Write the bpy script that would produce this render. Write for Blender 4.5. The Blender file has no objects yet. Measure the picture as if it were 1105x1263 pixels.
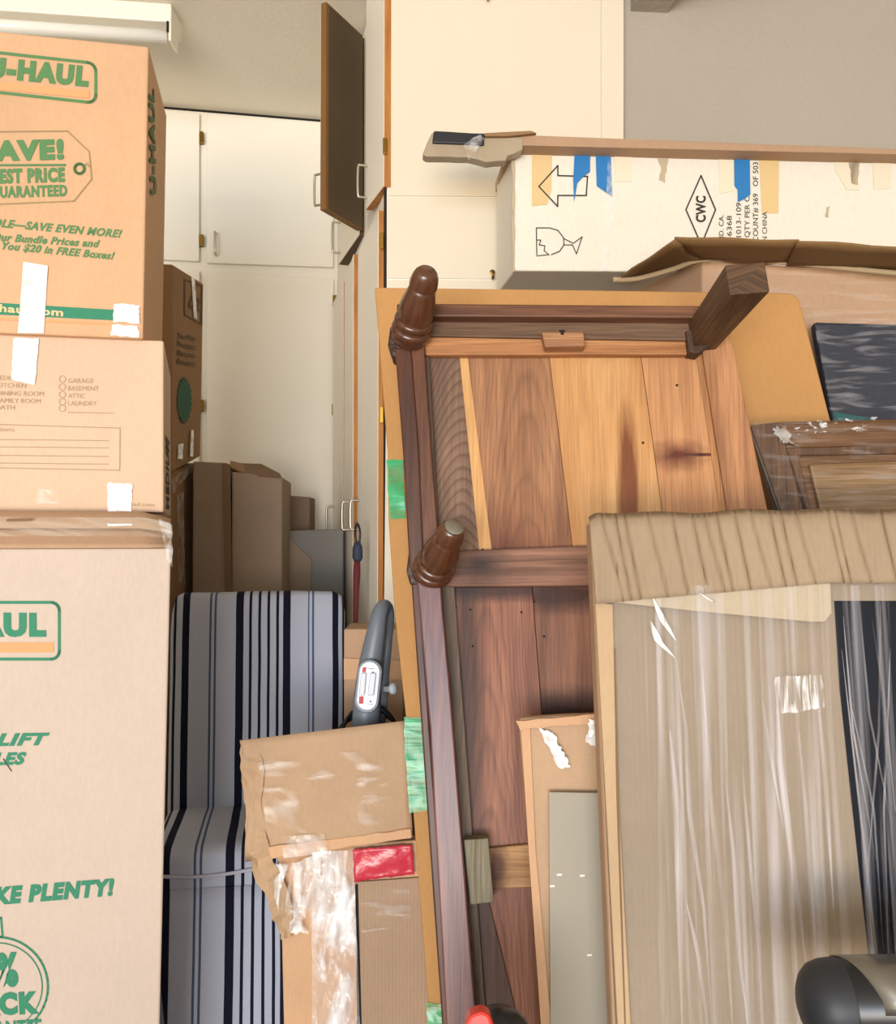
import bpy, bmesh, math, random
from mathutils import Vector, noise
random.seed(7)
R = math.radians
V = Vector
C = bpy.context.scene.collection
scene = bpy.context.scene

# ---------------------------------------------------------------- camera
F, CX, CY = 1100.0, 552.5, 631.5
CAM = V((0, 0, 1.35))
PIT = R(1.5)
cd = bpy.data.cameras.new('camera'); cam = bpy.data.objects.new('camera', cd); C.objects.link(cam)
cam.location = CAM; cam.rotation_euler = (R(90) + PIT, 0, 0)
cd.sensor_fit = 'HORIZONTAL'; cd.sensor_width = 36; cd.lens = 36 * F / 1105; cd.clip_start = .02
scene.camera = cam

# ---------------------------------------------------------------- world, lights, exposure
w = bpy.data.worlds.new('world'); scene.world = w; w.use_nodes = True
w.node_tree.nodes['Background'].inputs[0].default_value = (.72, .82, 1.0, 1)
w.node_tree.nodes['Background'].inputs[1].default_value = 0.9
def area(name, loc, rot, sx, sy, power, col):
    l = bpy.data.lights.new(name, 'AREA'); l.shape = 'RECTANGLE'; l.size = sx; l.size_y = sy
    l.energy = power; l.color = col
    o = bpy.data.objects.new(name, l); C.objects.link(o); o.location = loc; o.rotation_euler = rot
    return o
# daylight through the open garage door, and the sunlit driveway's warm bounce
area('daylight_door', (-1.35, -7.2, 1.5), (R(90), 0, R(-8)), 4.4, 2.0, 650, (.76, .87, 1.0))
area('driveway_bounce', (-1.35, -6.9, .10), (R(112), 0, R(-8)), 4.4, 1.4, 700, (1.0, .84, .66))
scene.view_settings.view_transform = 'Standard'
scene.view_settings.look = 'None'
scene.view_settings.gamma = 1
scene.view_settings.use_curve_mapping = False
scene.view_settings.exposure = -0.55
scene.cycles.use_denoising = True
scene.cycles.transparent_max_bounces = 16
scene.cycles.max_bounces = 8

# ---------------------------------------------------------------- pixel / plane helpers
def ray(px, py):
    u = (px - CX) / F; v = (CY - py) / F
    return V((u, math.cos(PIT) - v * math.sin(PIT), math.sin(PIT) + v * math.cos(PIT)))
def W(px, py, Y):
    d = ray(px, py); return CAM + d * (Y / d.y)
class Fr:
    def __init__(s, o, yaw=0, lean=0, roll=0):
        s.o = V(o); y = R(yaw); l = R(lean)
        s.a = V((math.cos(y), math.sin(y), 0))
        s.b = V((-math.sin(y) * math.sin(l), math.cos(y) * math.sin(l), math.cos(l)))
        s.n = s.a.cross(s.b)
    def p(s, px, py, off=0):
        d = ray(px, py); o = s.o + s.n * off
        return CAM + d * ((o - CAM).dot(s.n) / d.dot(s.n))
    def uv(s, q):
        r = q - s.o; return (r.dot(s.a), r.dot(s.b))
    def at(s, u, v, off=0):
        return s.o + s.a * u + s.b * v + s.n * off

WORLD = {}
def lin(c):
    if isinstance(c, str):
        c = [int(c[i:i+2], 16) / 255 for i in (0, 2, 4)]
    return tuple(x / 12.92 if x <= .04045 else ((x + .055) / 1.055) ** 2.4 for x in c) + (1,)

def tag(o, label, cat, group=None):
    o['label'] = label; o['category'] = cat
    if group: o['group'] = group
    return o
def thing(name, loc, label, cat, group=None):
    o = bpy.data.objects.new(name, None); C.objects.link(o); o.location = loc
    o.empty_display_size = .05
    WORLD[o.name] = V(loc); return tag(o, label, cat, group)
def make(name, verts, faces, uvs, mat, parent=None, smooth=False, label=None):
    """one mesh object; uvs: one (u,v) per vertex or per face loop list"""
    verts = [V(v) for v in verts]
    if parent is not None: org = WORLD[parent.name]
    else:
        xs = [v.x for v in verts]; ys = [v.y for v in verts]
        org = V(((min(xs) + max(xs)) / 2, (min(ys) + max(ys)) / 2, min(v.z for v in verts)))
    me = bpy.data.meshes.new(name)
    me.from_pydata([v - org for v in verts], [], faces)
    lay = me.uv_layers.new(name='UVMap')
    if uvs and isinstance(uvs[0], list):
        k = 0
        for f in uvs:
            for t in f: lay.data[k].uv = t; k += 1
    elif uvs:
        for l in me.loops: lay.data[l.index].uv = uvs[l.vertex_index]
    bm = bmesh.new(); bm.from_mesh(me); bmesh.ops.recalc_face_normals(bm, faces=bm.faces) if not name.startswith('film') else None
    bm.to_mesh(me); bm.free()
    if smooth: me.polygons.foreach_set('use_smooth', [True] * len(me.polygons))
    me.materials.append(mat)
    o = bpy.data.objects.new(name, me); C.objects.link(o)
    if parent is not None: o.parent = parent; o.location = (0, 0, 0)
    else: o.location = org
    WORLD[o.name] = org
    if label: o['label'] = label
    return o
def bevel(o, w=.003, seg=2, ang=40):
    m = o.modifiers.new('bevel', 'BEVEL'); m.width = w; m.segments = seg; m.limit_method = 'ANGLE'; m.angle_limit = R(ang)
    m.harden_normals = False
    o.data.polygons.foreach_set('use_smooth', [False] * len(o.data.polygons))
    return o
def jag(pts, step=14, amp=1.5, only=None):
    out = []; n = len(pts)
    for i in range(n):
        a = pts[i]; b = pts[(i + 1) % n]; out.append(a)
        if only is not None and i not in only: continue
        L = math.hypot(b[0] - a[0], b[1] - a[1]); k = int(L / step)
        for j in range(1, k + 1):
            t = j / (k + 1)
            out.append((a[0] + (b[0] - a[0]) * t + random.uniform(-amp, amp), a[1] + (b[1] - a[1]) * t + random.uniform(-amp, amp)))
    return out
def prism(name, fr, poly, off, thick, mat, parent=None, bev=0, label=None):
    fv = [fr.p(x, y, off) for x, y in poly]; bv = [v - fr.n * thick for v in fv]
    n = len(fv); faces = [list(range(n)), list(range(2 * n - 1, n - 1, -1))]
    faces += [[i, (i + 1) % n, n + (i + 1) % n, n + i] for i in range(n)]
    uv = [fr.uv(v) for v in fv]; uvs = [[uv[i] for i in range(n)], [uv[i] for i in range(n - 1, -1, -1)]]
    for i in range(n):
        j = (i + 1) % n; k = .7 * thick
        uvs.append([uv[i], uv[j], (uv[j][0] + k, uv[j][1] + k), (uv[i][0] + k, uv[i][1] + k)])
    # keep winding consistent with uvs: skip recalculation effects (uvs stay with loops)
    o = make(name, fv + bv, faces, uvs, mat, parent, label=label)
    if bev: bevel(o, bev)
    return o
def flat(name, fr, poly, off, mat, parent=None, label=None, thick=.0006):
    return prism(name, fr, poly, off + thick, thick, mat, parent, label=label)
def join_polys(name, fr, polys, off, mat, parent, thick=.0005):
    vs = []; fs = []; uvs = []
    for poly in polys:
        b0 = len(vs); fv = [p if isinstance(p, V) else fr.p(p[0], p[1], off + thick) for p in poly]
        vs += fv; fs.append([b0 + i for i in range(len(poly))]); uvs += [fr.uv(v) for v in fv]
    return make(name, vs, fs, uvs, mat, parent)
def stroke_polys(fr, pts, wpx, closed=False):
    """thin ribbons along a pixel polyline"""
    out = []; n = len(pts)
    for i in range(n if closed else n - 1):
        a = V(pts[i]); b = V(pts[(i + 1) % n]); d = b - a
        if d.length < 1e-6: continue
        d.normalize(); m = V((-d.y, d.x)) * wpx / 2; e = d * wpx * .35
        out.append([tuple(a - e + m), tuple(b + e + m), tuple(b + e - m), tuple(a - e - m)])
    return out
def sheet(name, pts, mat, parent=None, uvf=None, thick=0, smooth=True, label=None):
    """pts[row][col] of world points -> surface (thick: solidified)"""
    r = len(pts); c = len(pts[0]); vs = [p for row in pts for p in row]
    fs = [[i * c + j, (i + 1) * c + j, (i + 1) * c + j + 1, i * c + j + 1] for i in range(r - 1) for j in range(c - 1)]
    uv = [uvf(p) for p in vs] if uvf else [(j / (c - 1), i / (r - 1)) for i in range(r) for j in range(c)]
    o = make(name, vs, fs, uv, mat, parent, smooth, label)
    if thick:
        m = o.modifiers.new('solid', 'SOLIDIFY'); m.thickness = thick; m.offset = 0
    return o
def psheet(name, fr, quad, off, nx, ny, amp, sc, mat, parent=None, thick=0, seed=0, stretch=(1, 1), label=None, edge=0):
    """bilinear pixel quad TL,TR,BR,BL on a plane, ruffled by noise along the normal"""
    (ax, ay), (bx, by), (cx, cy), (dx, dy) = quad; rows = []
    for i in range(ny + 1):
        t = i / ny; row = []
        for j in range(nx + 1):
            s = j / nx
            x = (ax * (1 - s) + bx * s) * (1 - t) + (dx * (1 - s) + cx * s) * t
            y = (ay * (1 - s) + by * s) * (1 - t) + (dy * (1 - s) + cy * s) * t
            if edge and (i in (0, ny) or j in (0, nx)):
                x += random.uniform(-edge, edge); y += random.uniform(-edge, edge)
            q = fr.p(x, y, off); u, v = fr.uv(q)
            h = noise.noise(V((u * sc * stretch[0], v * sc * stretch[1], seed))) + .5 * noise.noise(V((u * sc * 2.7 * stretch[0], v * sc * 2.7 * stretch[1], seed + 9)))
            row.append(q + fr.n * amp * (h + .5))
        rows.append(row)
    return sheet(name, rows, mat, parent, fr.uv, thick, label=label)
def hexa(name, front, back, mat, parent=None, n=8, bulge=.004, amp=.0015, label=None, bev=.004):
    """box from 4 front corners and 4 back corners (TL,TR,BR,BL), slightly bulged"""
    def q(quad, s, t): return (quad[0] * (1 - s) + quad[1] * s) * (1 - t) + (quad[3] * (1 - s) + quad[2] * s) * t
    f = [V(x) for x in front]; b = [V(x) for x in back]; cen = sum(f + b, V()) / 8
    sides = [(f[0], f[1], f[2], f[3]), (b[1], b[0], b[3], b[2]), (f[1], b[1], b[2], f[2]), (b[0], f[0], f[3], b[3]),
             (b[0], b[1], f[1], f[0]), (f[3], f[2], b[2], b[3])]
    vs = []; fs = []; uvs = []; sd = random.uniform(0, 99)
    for k, sdq in enumerate(sides):
        b0 = len(vs); nn = ((sdq[1] - sdq[0]).cross(sdq[3] - sdq[0])).normalized()
        if nn.dot(sum(sdq, V()) / 4 - cen) < 0: nn = -nn
        Lu = (sdq[1] - sdq[0]).length; Lv = (sdq[3] - sdq[0]).length
        for i in range(n + 1):
            for j in range(n + 1):
                s = j / n; t = i / n; e = 16 * s * (1 - s) * t * (1 - t)
                p = q(sdq, s, t)
                p = p + nn * (bulge * e + amp * noise.noise(p * 7 + V((sd, 0, 0))) * min(1, e * 4))
                vs.append(p); uvs.append((s * Lu, (1 - t) * Lv))
        for i in range(n):
            for j in range(n):
                fs.append([b0 + i * (n + 1) + j, b0 + (i + 1) * (n + 1) + j, b0 + (i + 1) * (n + 1) + j + 1, b0 + i * (n + 1) + j + 1])
    o = make(name, vs, fs, uvs, mat, parent, label=label)
    bm = bmesh.new(); bm.from_mesh(o.data); bmesh.ops.remove_doubles(bm, verts=bm.verts, dist=1e-5)
    bmesh.ops.recalc_face_normals(bm, faces=bm.faces); bm.to_mesh(o.data); bm.free()
    if bev: bevel(o, bev, 2, 35)
    return o
def obox(name, org, ax, ay, az, mat, parent=None, bev=0, label=None):
    """box from corner and three edge vectors"""
    o0 = V(org); a, b, c = V(ax), V(ay), V(az)
    f = [o0 + c, o0 + a + c, o0 + a, o0]; k = [v + b for v in f]
    vs = f + k; fs = [[0, 3, 2, 1], [4, 5, 6, 7], [0, 1, 5, 4], [3, 7, 6, 2], [0, 4, 7, 3], [1, 2, 6, 5]]
    la, lb, lc = a.length, b.length, c.length
    P = [(0, 0), (0, lc), (la, lc), (la, 0)]
    uvs = []
    for f_ in fs:
        r = []
        for i in f_:
            v = vs[i] - o0
            u_, w_, z_ = v.dot(a) / la, v.dot(b) / lb, v.dot(c) / lc
            r.append((u_ + w_, z_) if f_ in (fs[0], fs[1], fs[4], fs[5]) else (u_, w_))
        uvs.append(r)
    o = make(name, vs, fs, uvs, mat, parent, label=label)
    if bev: bevel(o, bev)
    return o
def tube(name, pts, rad, mat, parent=None, seg=12, closed=False, label=None, squash=1.0, caps=True):
    pts = [V(p) for p in pts]; n = len(pts)
    if not isinstance(rad, (list, tuple)): rad = [rad] * n
    vs = []; fs = []; uvs = []; up = None; L = 0
    for i in range(n):
        a = pts[(i - 1) % n] if (closed or i) else pts[0]; b = pts[(i + 1) % n] if (closed or i < n - 1) else pts[-1]
        t = (b - a).normalized()
        if up is None:
            up = t.orthogonal().normalized() if abs(t.z) > .9 else (V((0, 0, 1)) - t * t.z).normalized()
        up = (up - t * up.dot(t)).normalized(); sd = t.cross(up)
        if i: L += (pts[i] - pts[i - 1]).length
        for k in range(seg):
            g = 2 * math.pi * k / seg
            vs.append(pts[i] + up * math.cos(g) * rad[i] + sd * math.sin(g) * rad[i] * squash); uvs.append((k / seg * .1, L))
    m = n if closed else n - 1
    for i in range(m):
        for k in range(seg):
            a = i * seg + k; b = i * seg + (k + 1) % seg; c = ((i + 1) % n) * seg
            fs.append([a, b, c + (k + 1) % seg, c + k])
    if not closed and caps: fs += [list(range(seg))[::-1], list(range((n - 1) * seg, n * seg))]
    return make(name, vs, fs, uvs, mat, parent, True, label)
def lathe(name, base, axis, prof, mat, parent=None, seg=28, label=None, ref=None):
    """prof: (distance along axis, radius)"""
    axis = V(axis).normalized(); x = axis.orthogonal().normalized() if ref is None else (V(ref) - axis * V(ref).dot(axis)).normalized()
    y = axis.cross(x); base = V(base); vs = []; fs = []; uvs = []
    for h, r in prof:
        for k in range(seg):
            g = 2 * math.pi * k / seg; vs.append(base + axis * h + x * math.cos(g) * r + y * math.sin(g) * r); uvs.append((k / seg * .2, h))
    for i in range(len(prof) - 1):
        for k in range(seg):
            a = i * seg + k; b = i * seg + (k + 1) % seg; fs.append([a, b, b + seg, a + seg])
    fs += [list(range(seg))[::-1], list(range((len(prof) - 1) * seg, len(prof) * seg))]
    o = make(name, vs, fs, uvs, mat, parent, True, label)
    m = o.modifiers.new('es', 'EDGE_SPLIT'); m.split_angle = R(50)
    return o
def smoothpts(pts, k=6):
    """Catmull-Rom through points"""
    pts = [V(p) for p in pts]; out = []
    for i in range(len(pts) - 1):
        p0 = pts[max(i - 1, 0)]; p1 = pts[i]; p2 = pts[i + 1]; p3 = pts[min(i + 2, len(pts) - 1)]
        for j in range(k):
            t = j / k
            out.append(.5 * ((2 * p1) + (p2 - p0) * t + (2 * p0 - 5 * p1 + 4 * p2 - p3) * t * t + (3 * p1 - p0 - 3 * p2 + p3) * t ** 3))
    out.append(pts[-1]); return out
def text(name, s, fr, p0, p1, hpx, mat, parent, off=.0008, bold=0., shear=0., font_sx=1., vec=None):
    """lettering whose baseline runs p0->p1 (pixels on the plane), cap height hpx"""
    cu = bpy.data.curves.new('t', 'FONT'); cu.body = s; cu.size = 1; cu.offset = bold; cu.shear = shear
    cu.resolution_u = 3; cu.space_character = 1.0 + bold * 2.5
    ob = bpy.data.objects.new('t', cu); C.objects.link(ob)
    dg = bpy.context.evaluated_depsgraph_get(); me = ob.evaluated_get(dg).to_mesh()
    co = [v.co.copy() for v in me.vertices]; fs = [list(p.vertices) for p in me.polygons]
    bpy.data.objects.remove(ob); bpy.data.curves.remove(cu)
    x0 = min(c.x for c in co); x1 = max(c.x for c in co)
    A = fr.p(p0[0], p0[1], off); B = fr.p(p1[0], p1[1], off)
    d2 = V((p1[0] - p0[0], p1[1] - p0[1])).normalized(); perp = (d2.y, -d2.x)
    if vec: perp = vec
    T = fr.p(p0[0] + perp[0] * hpx, p0[1] + perp[1] * hpx, off) - A
    X = (B - A) / (x1 - x0); Yv = T / .7
    vs = [A + X * (c.x - x0) + Yv * c.y for c in co]
    return make(name, vs, fs, [fr.uv(v) for v in vs], mat, parent)

# ---------------------------------------------------------------- materials
def newmat(name):
    m = bpy.data.materials.new(name); m.use_nodes = True; nt = m.node_tree
    return m, nt, nt.nodes['Principled BSDF'], nt.nodes['Material Output']
def nd(nt, t, **k):
    n = nt.nodes.new(t)
    for a, b in k.items():
        if a.startswith('i_'): n.inputs[a[2:].replace('_', ' ')].default_value = b
        else: setattr(n, a, b)
    return n
def ramp(nt, stops, interp='LINEAR'):
    r = nt.nodes.new('ShaderNodeValToRGB'); cr = r.color_ramp; cr.interpolation = interp
    while len(cr.elements) < len(stops): cr.elements.new(.5)
    for e, (p, c) in zip(cr.elements, stops):
        e.position = p; e.color = c if len(c) == 4 else tuple(c) + (1,)
    return r
def coords(nt, kind='UV', scale=(1, 1, 1), rot=(0, 0, 0), loc=(0, 0, 0)):
    t = nt.nodes.new('ShaderNodeTexCoord'); m = nt.nodes.new('ShaderNodeMapping')
    m.inputs['Scale'].default_value = scale; m.inputs['Rotation'].default_value = rot; m.inputs['Location'].default_value = loc
    nt.links.new(t.outputs[kind], m.inputs[0]); return m.outputs[0]
def mixc(nt, fac, a, b, mode='MIX'):
    m = nt.nodes.new('ShaderNodeMix'); m.data_type = 'RGBA'; m.blend_type = mode
    for s, v in ((0, fac), (6, a), (7, b)):
        if hasattr(v, 'is_output') or isinstance(v, bpy.types.NodeSocket): nt.links.new(v, m.inputs[s])
        else: m.inputs[s].default_value = v
    return m.outputs[2]
def math_(nt, op, a, b=0., c=None, clamp=False):
    m = nt.nodes.new('ShaderNodeMath'); m.operation = op; m.use_clamp = clamp
    for i, v in enumerate((a, b, c)):
        if v is None: continue
        if isinstance(v, bpy.types.NodeSocket): nt.links.new(v, m.inputs[i])
        else: m.inputs[i].default_value = v
    return m.outputs[0]
def plain(name, col, rough=.5, metal=0., bump=0., bscale=40, var=.0, spec=.5, coat=0.):
    m, nt, b, _ = newmat(name); c = lin(col)
    b.inputs['Roughness'].default_value = rough; b.inputs['Metallic'].default_value = metal
    b.inputs['Specular IOR Level'].default_value = spec; b.inputs['Coat Weight'].default_value = coat
    b.inputs['Base Color'].default_value = c
    if var or bump:
        n = nd(nt, 'ShaderNodeTexNoise', i_Scale=bscale, i_Detail=4.); nt.links.new(coords(nt, 'Object'), n.inputs['Vector'])
        if bump:
            bp = nd(nt, 'ShaderNodeBump', i_Strength=bump, i_Distance=.004); nt.links.new(n.outputs[0], bp.inputs['Height']); nt.links.new(bp.outputs[0], b.inputs['Normal'])
        if var:
            n2 = nd(nt, 'ShaderNodeTexNoise', i_Scale=2.5, i_Detail=5.); nt.links.new(coords(nt, 'Object'), n2.inputs['Vector'])
            r = ramp(nt, [(.3, tuple(x * (1 - var) for x in c[:3])), (.7, tuple(min(1, x * (1 + var)) for x in c[:3]))])
            nt.links.new(n2.outputs[0], r.inputs[0]); nt.links.new(r.outputs[0], b.inputs['Base Color'])
    return m
def cardboard(name, col, var=.07, flute=0.25, axis='u', flute_mm=7., dark=None, rough=.75, mott=.0):
    m, nt, b, _ = newmat(name); c = lin(col)[:3]
    n = nd(nt, 'ShaderNodeTexNoise', i_Scale=3., i_Detail=6., i_Roughness=.6); nt.links.new(coords(nt, 'Object'), n.inputs['Vector'])
    r = ramp(nt, [(.3, tuple(x * (1 - var * 1.4) for x in c)), (.7, tuple(min(1, x * (1 + var)) for x in c))]); nt.links.new(n.outputs[0], r.inputs[0])
    fib = nd(nt, 'ShaderNodeTexNoise', i_Scale=160., i_Detail=3.); nt.links.new(coords(nt, 'Object', (1, 1, .4)), fib.inputs['Vector'])
    fr_ = ramp(nt, [(.35, (.965,) * 3), (.65, (1.01,) * 3)]); nt.links.new(fib.outputs[0], fr_.inputs[0])
    col1 = mixc(nt, 1., r.outputs[0], fr_.outputs[0], 'MULTIPLY')
    wv = nd(nt, 'ShaderNodeTexWave', i_Scale=314 / flute_mm, i_Distortion=.8, i_Detail=1.)
    wv.bands_direction = 'X' if axis == 'u' else 'Y'
    nt.links.new(coords(nt, 'UV'), wv.inputs['Vector'])
    wr = ramp(nt, [(0., (1 - flute * .45,) * 3), (.5, (1, 1, 1))]); nt.links.new(wv.outputs[0], wr.inputs[0])
    if mott: col1 = mixc(nt, 1., col1, wr.outputs[0], 'MULTIPLY') if flute > .3 else col1
    elif flute > .3: col1 = mixc(nt, 1., col1, wr.outputs[0], 'MULTIPLY')
    bp = nd(nt, 'ShaderNodeBump', i_Strength=min(1, flute), i_Distance=.0012); nt.links.new(wv.outputs[0], bp.inputs['Height'])
    nt.links.new(bp.outputs[0], b.inputs['Normal']); nt.links.new(col1, b.inputs['Base Color'])
    b.inputs['Roughness'].default_value = rough; b.inputs['Specular IOR Level'].default_value = .3
    return m
def wood(name, c1, c2, axis='v', sc=1., rough=.55, blobs=(), dist=1.5, fine=.35, cath=None, spec=.4, c3=None, seed=0.):
    """c1 dark grain, c2 light; axis v: grain runs along uv v"""
    m, nt, b, _ = newmat(name); c1 = lin(c1); c2 = lin(c2)
    s = (26 * sc, 1.6 * sc, 1) if axis == 'v' else (1.6 * sc, 26 * sc, 1)
    s2 = (300, 9, 1) if axis == 'v' else (9, 300, 1)
    n = nd(nt, 'ShaderNodeTexNoise', i_Scale=1., i_Detail=5., i_Distortion=dist); nt.links.new(coords(nt, 'UV', s, loc=(seed, seed, seed)), n.inputs['Vector'])
    r = ramp(nt, [(.3, c1), (.5, tuple((a + d) / 2 for a, d in zip(c1, c2))), (.68, c2)]); nt.links.new(n.outputs[0], r.inputs[0])
    f = nd(nt, 'ShaderNodeTexNoise', i_Scale=1., i_Detail=3.); nt.links.new(coords(nt, 'UV', s2), f.inputs['Vector'])
    fr_ = ramp(nt, [(.35, (1 - fine,) * 3), (.6, (1.05,) * 3)]); nt.links.new(f.outputs[0], fr_.inputs[0])
    col = mixc(nt, 1., r.outputs[0], fr_.outputs[0], 'MULTIPLY')
    if cath:   # (centre u, arch curvature, ring spacing, strength): nested growth-ring arches along the grain
        u0, cc, per, st = cath
        sp = nd(nt, 'ShaderNodeSeparateXYZ'); uvn = coords(nt, 'UV'); nt.links.new(uvn, sp.inputs[0])
        wn = nd(nt, 'ShaderNodeTexNoise', i_Scale=7., i_Detail=3.); nt.links.new(coords(nt, 'UV', (1, .5, 1)), wn.inputs['Vector'])
        du = math_(nt, 'ADD', math_(nt, 'SUBTRACT', sp.outputs[0], u0), math_(nt, 'MULTIPLY', math_(nt, 'SUBTRACT', wn.outputs[0], .5), .03))
        ff = math_(nt, 'ADD', sp.outputs[1], math_(nt, 'MULTIPLY', math_(nt, 'MULTIPLY', du, du), cc))
        ff = math_(nt, 'ADD', ff, math_(nt, 'MULTIPLY', wn.outputs[0], per * 3.))
        fc_ = math_(nt, 'FRACT', math_(nt, 'DIVIDE', ff, per))
        wr = ramp(nt, [(.0, (1 - st,) * 3), (.25, (1,) * 3), (.75, (1 - st * .25,) * 3), (1., (1 - st,) * 3)]); nt.links.new(fc_, wr.inputs[0])
        col = mixc(nt, 1., col, wr.outputs[0], 'MULTIPLY')
    d = nd(nt, 'ShaderNodeTexNoise', i_Scale=5., i_Detail=6.); nt.links.new(coords(nt, 'UV'), d.inputs['Vector'])
    dr = ramp(nt, [(.3, (.88, .88, .88)), (.6, (1.02, 1.02, 1.02))]); nt.links.new(d.outputs[0], dr.inputs[0])
    col = mixc(nt, 1., col, dr.outputs[0], 'MULTIPLY')
    for (u, v, ru, rv, bc, soft) in blobs:
        mp = coords(nt, 'UV', (1 / ru, 1 / rv, 1), loc=(-u / ru, -v / rv, 0))
        g = nd(nt, 'ShaderNodeVectorMath', operation='LENGTH')
        nz = nd(nt, 'ShaderNodeTexNoise', i_Scale=1.6, i_Detail=4.); nt.links.new(mp, nz.inputs['Vector'])
        nt.links.new(mp, g.inputs[0])
        dd = math_(nt, 'ADD', g.outputs['Value'], math_(nt, 'MULTIPLY', math_(nt, 'SUBTRACT', nz.outputs[0], .5), .7))
        mr = nd(nt, 'ShaderNodeMapRange', i_From_Min=1 + soft * .5, i_From_Max=1 - soft); nt.links.new(dd, mr.inputs[0])
        col = mixc(nt, mr.outputs[0], col, mixc(nt, 1., col, lin(bc), 'MULTIPLY'))
    nt.links.new(col, b.inputs['Base Color'])
    bp = nd(nt, 'ShaderNodeBump', i_Strength=.25, i_Distance=.001); nt.links.new(f.outputs[0], bp.inputs['Height']); nt.links.new(bp.outputs[0], b.inputs['Normal'])
    b.inputs['Roughness'].default_value = rough; b.inputs['Specular IOR Level'].default_value = spec
    return m
def film(name, lo, hi, scale=(30, 2, 1), rot=0., rough=.22, col='f4f2f6', cut=(.42, .68), bump=.4, detail=3., seed=0., dist=.6):
    """thin clear plastic: see-through, with gathered hazy folds"""
    m, nt, b, out = newmat(name)
    mp = coords(nt, 'UV', scale, rot=(0, 0, rot), loc=(seed, seed * .7, 0))
    n = nd(nt, 'ShaderNodeTexNoise', i_Scale=1., i_Detail=detail, i_Distortion=dist); nt.links.new(mp, n.inputs['Vector'])
    mr = nd(nt, 'ShaderNodeMapRange', i_From_Min=cut[0], i_From_Max=cut[1], i_To_Min=lo, i_To_Max=hi); nt.links.new(n.outputs[0], mr.inputs[0])
    tr = nd(nt, 'ShaderNodeBsdfTransparent'); mx = nd(nt, 'ShaderNodeMixShader')
    bp = nd(nt, 'ShaderNodeBump', i_Strength=bump, i_Distance=.004); nt.links.new(n.outputs[0], bp.inputs['Height']); nt.links.new(bp.outputs[0], b.inputs['Normal'])
    b.inputs['Base Color'].default_value = lin(col); b.inputs['Roughness'].default_value = rough; b.inputs['Specular IOR Level'].default_value = .55
    nt.links.new(mr.outputs[0], mx.inputs[0]); nt.links.new(tr.outputs[0], mx.inputs[1]); nt.links.new(b.outputs[0], mx.inputs[2]); nt.links.new(mx.outputs[0], out.inputs['Surface'])
    return m
def stripes(name):
    st = [(-.005, .008), (.03, .014), (.092, .04), (.228, .011), (.254, .011), (.392, .044), (.452, .016), (.503, .016), (.553, .016), (.603, .016),
          (.655, .044), (.783, .011), (.808, .011), (.937, .034), (.985, .01)]
    g = lin('b6bbcb'); dk = lin('171a2c'); bl = lin('4d5c78')
    m, nt, b, _ = newmat(name); stops = [(0., g)]
    for c, w_ in st:
        stops.append((max(0.0001, c - w_ / 2), bl if abs(w_ - .011) < 1e-4 else dk)); stops.append((c + w_ / 2, g))
    r = ramp(nt, stops[:32], 'CONSTANT')
    sp = nd(nt, 'ShaderNodeSeparateXYZ'); uvn = coords(nt, 'UV'); nt.links.new(uvn, sp.inputs[0])
    nz = nd(nt, 'ShaderNodeTexNoise', i_Scale=3.); nt.links.new(uvn, nz.inputs['Vector'])
    x = math_(nt, 'FRACT', math_(nt, 'ADD', sp.outputs[0], math_(nt, 'MULTIPLY', math_(nt, 'SUBTRACT', nz.outputs[0], .5), .012)))
    nt.links.new(x, r.inputs[0])
    wv = nd(nt, 'ShaderNodeTexNoise', i_Scale=260., i_Detail=2.); nt.links.new(uvn, wv.inputs['Vector'])
    wr = ramp(nt, [(.3, (.88,) * 3), (.7, (1.04,) * 3)]); nt.links.new(wv.outputs[0], wr.inputs[0])
    nt.links.new(mixc(nt, 1., r.outputs[0], wr.outputs[0], 'MULTIPLY'), b.inputs['Base Color'])
    b.inputs['Roughness'].default_value = .9; b.inputs['Specular IOR Level'].default_value = .15
    return m

M = {}
M['wall'] = plain('wall_paint', 'cfcabf', .85, bump=.5, bscale=60, var=.03)
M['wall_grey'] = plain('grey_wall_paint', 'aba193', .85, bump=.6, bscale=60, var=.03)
M['ceiling'] = plain('ceiling_paint', 'ebe4d4', .9, bump=.25, bscale=70, var=.02)
M['floor'] = plain('concrete', 'b3ada2', .8, bump=.4, bscale=25, var=.12)
M['white'] = plain('white_cabinet_paint', 'f4eddd', .45, var=.02, bump=.05, bscale=20)
M['white2'] = plain('white_panel_paint', 'ded3bd', .55, var=.015, bump=.05, bscale=20)
M['dark'] = plain('dark_gap', '1c1712', .9)
M['brass'] = plain('brass', '86662c', .35, 1.)
M['nickel'] = plain('brushed_nickel', 'c9c2b4', .35, 1.)
M['ply'] = wood('plywood_edge', 'a8692c', 'c98a45', 'v', .8, .6, fine=.2)
M['ply_dark'] = plain('unpainted_hardboard', '4f3e27', .6, var=.12, bump=.2, bscale=80)
M['kraft'] = cardboard('kraft_board', 'b9977a', flute=.12)
M['kraft_light'] = cardboard('kraft_board_pale', 'd0a681', flute=.1)
M['kraft_pink'] = cardboard('kraft_board_rosy', 'c8b6a8', flute=.08, var=.04)
M['kraft_faded'] = cardboard('kraft_board_faded', 'd3b59a', flute=.08, var=.04)
M['kraft_orange'] = cardboard('kraft_board_orange', 'bb8b55', flute=.08, var=.05)
M['kraft_grey'] = cardboard('kraft_board_grey', '9a8672', flute=.1, var=.06)
M['kraft_brown'] = cardboard('kraft_board_brown', '93714f', flute=.1)
M['kraft_dark'] = cardboard('kraft_board_inside', '7d6246', flute=.12)
M['kraft_flute'] = cardboard('kraft_board_fluted', '968776', flute=.22, flute_mm=8, var=.06)
M['kraft_edge'] = cardboard('kraft_cut_edge', 'cfb48c', flute=.8, flute_mm=8)
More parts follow.
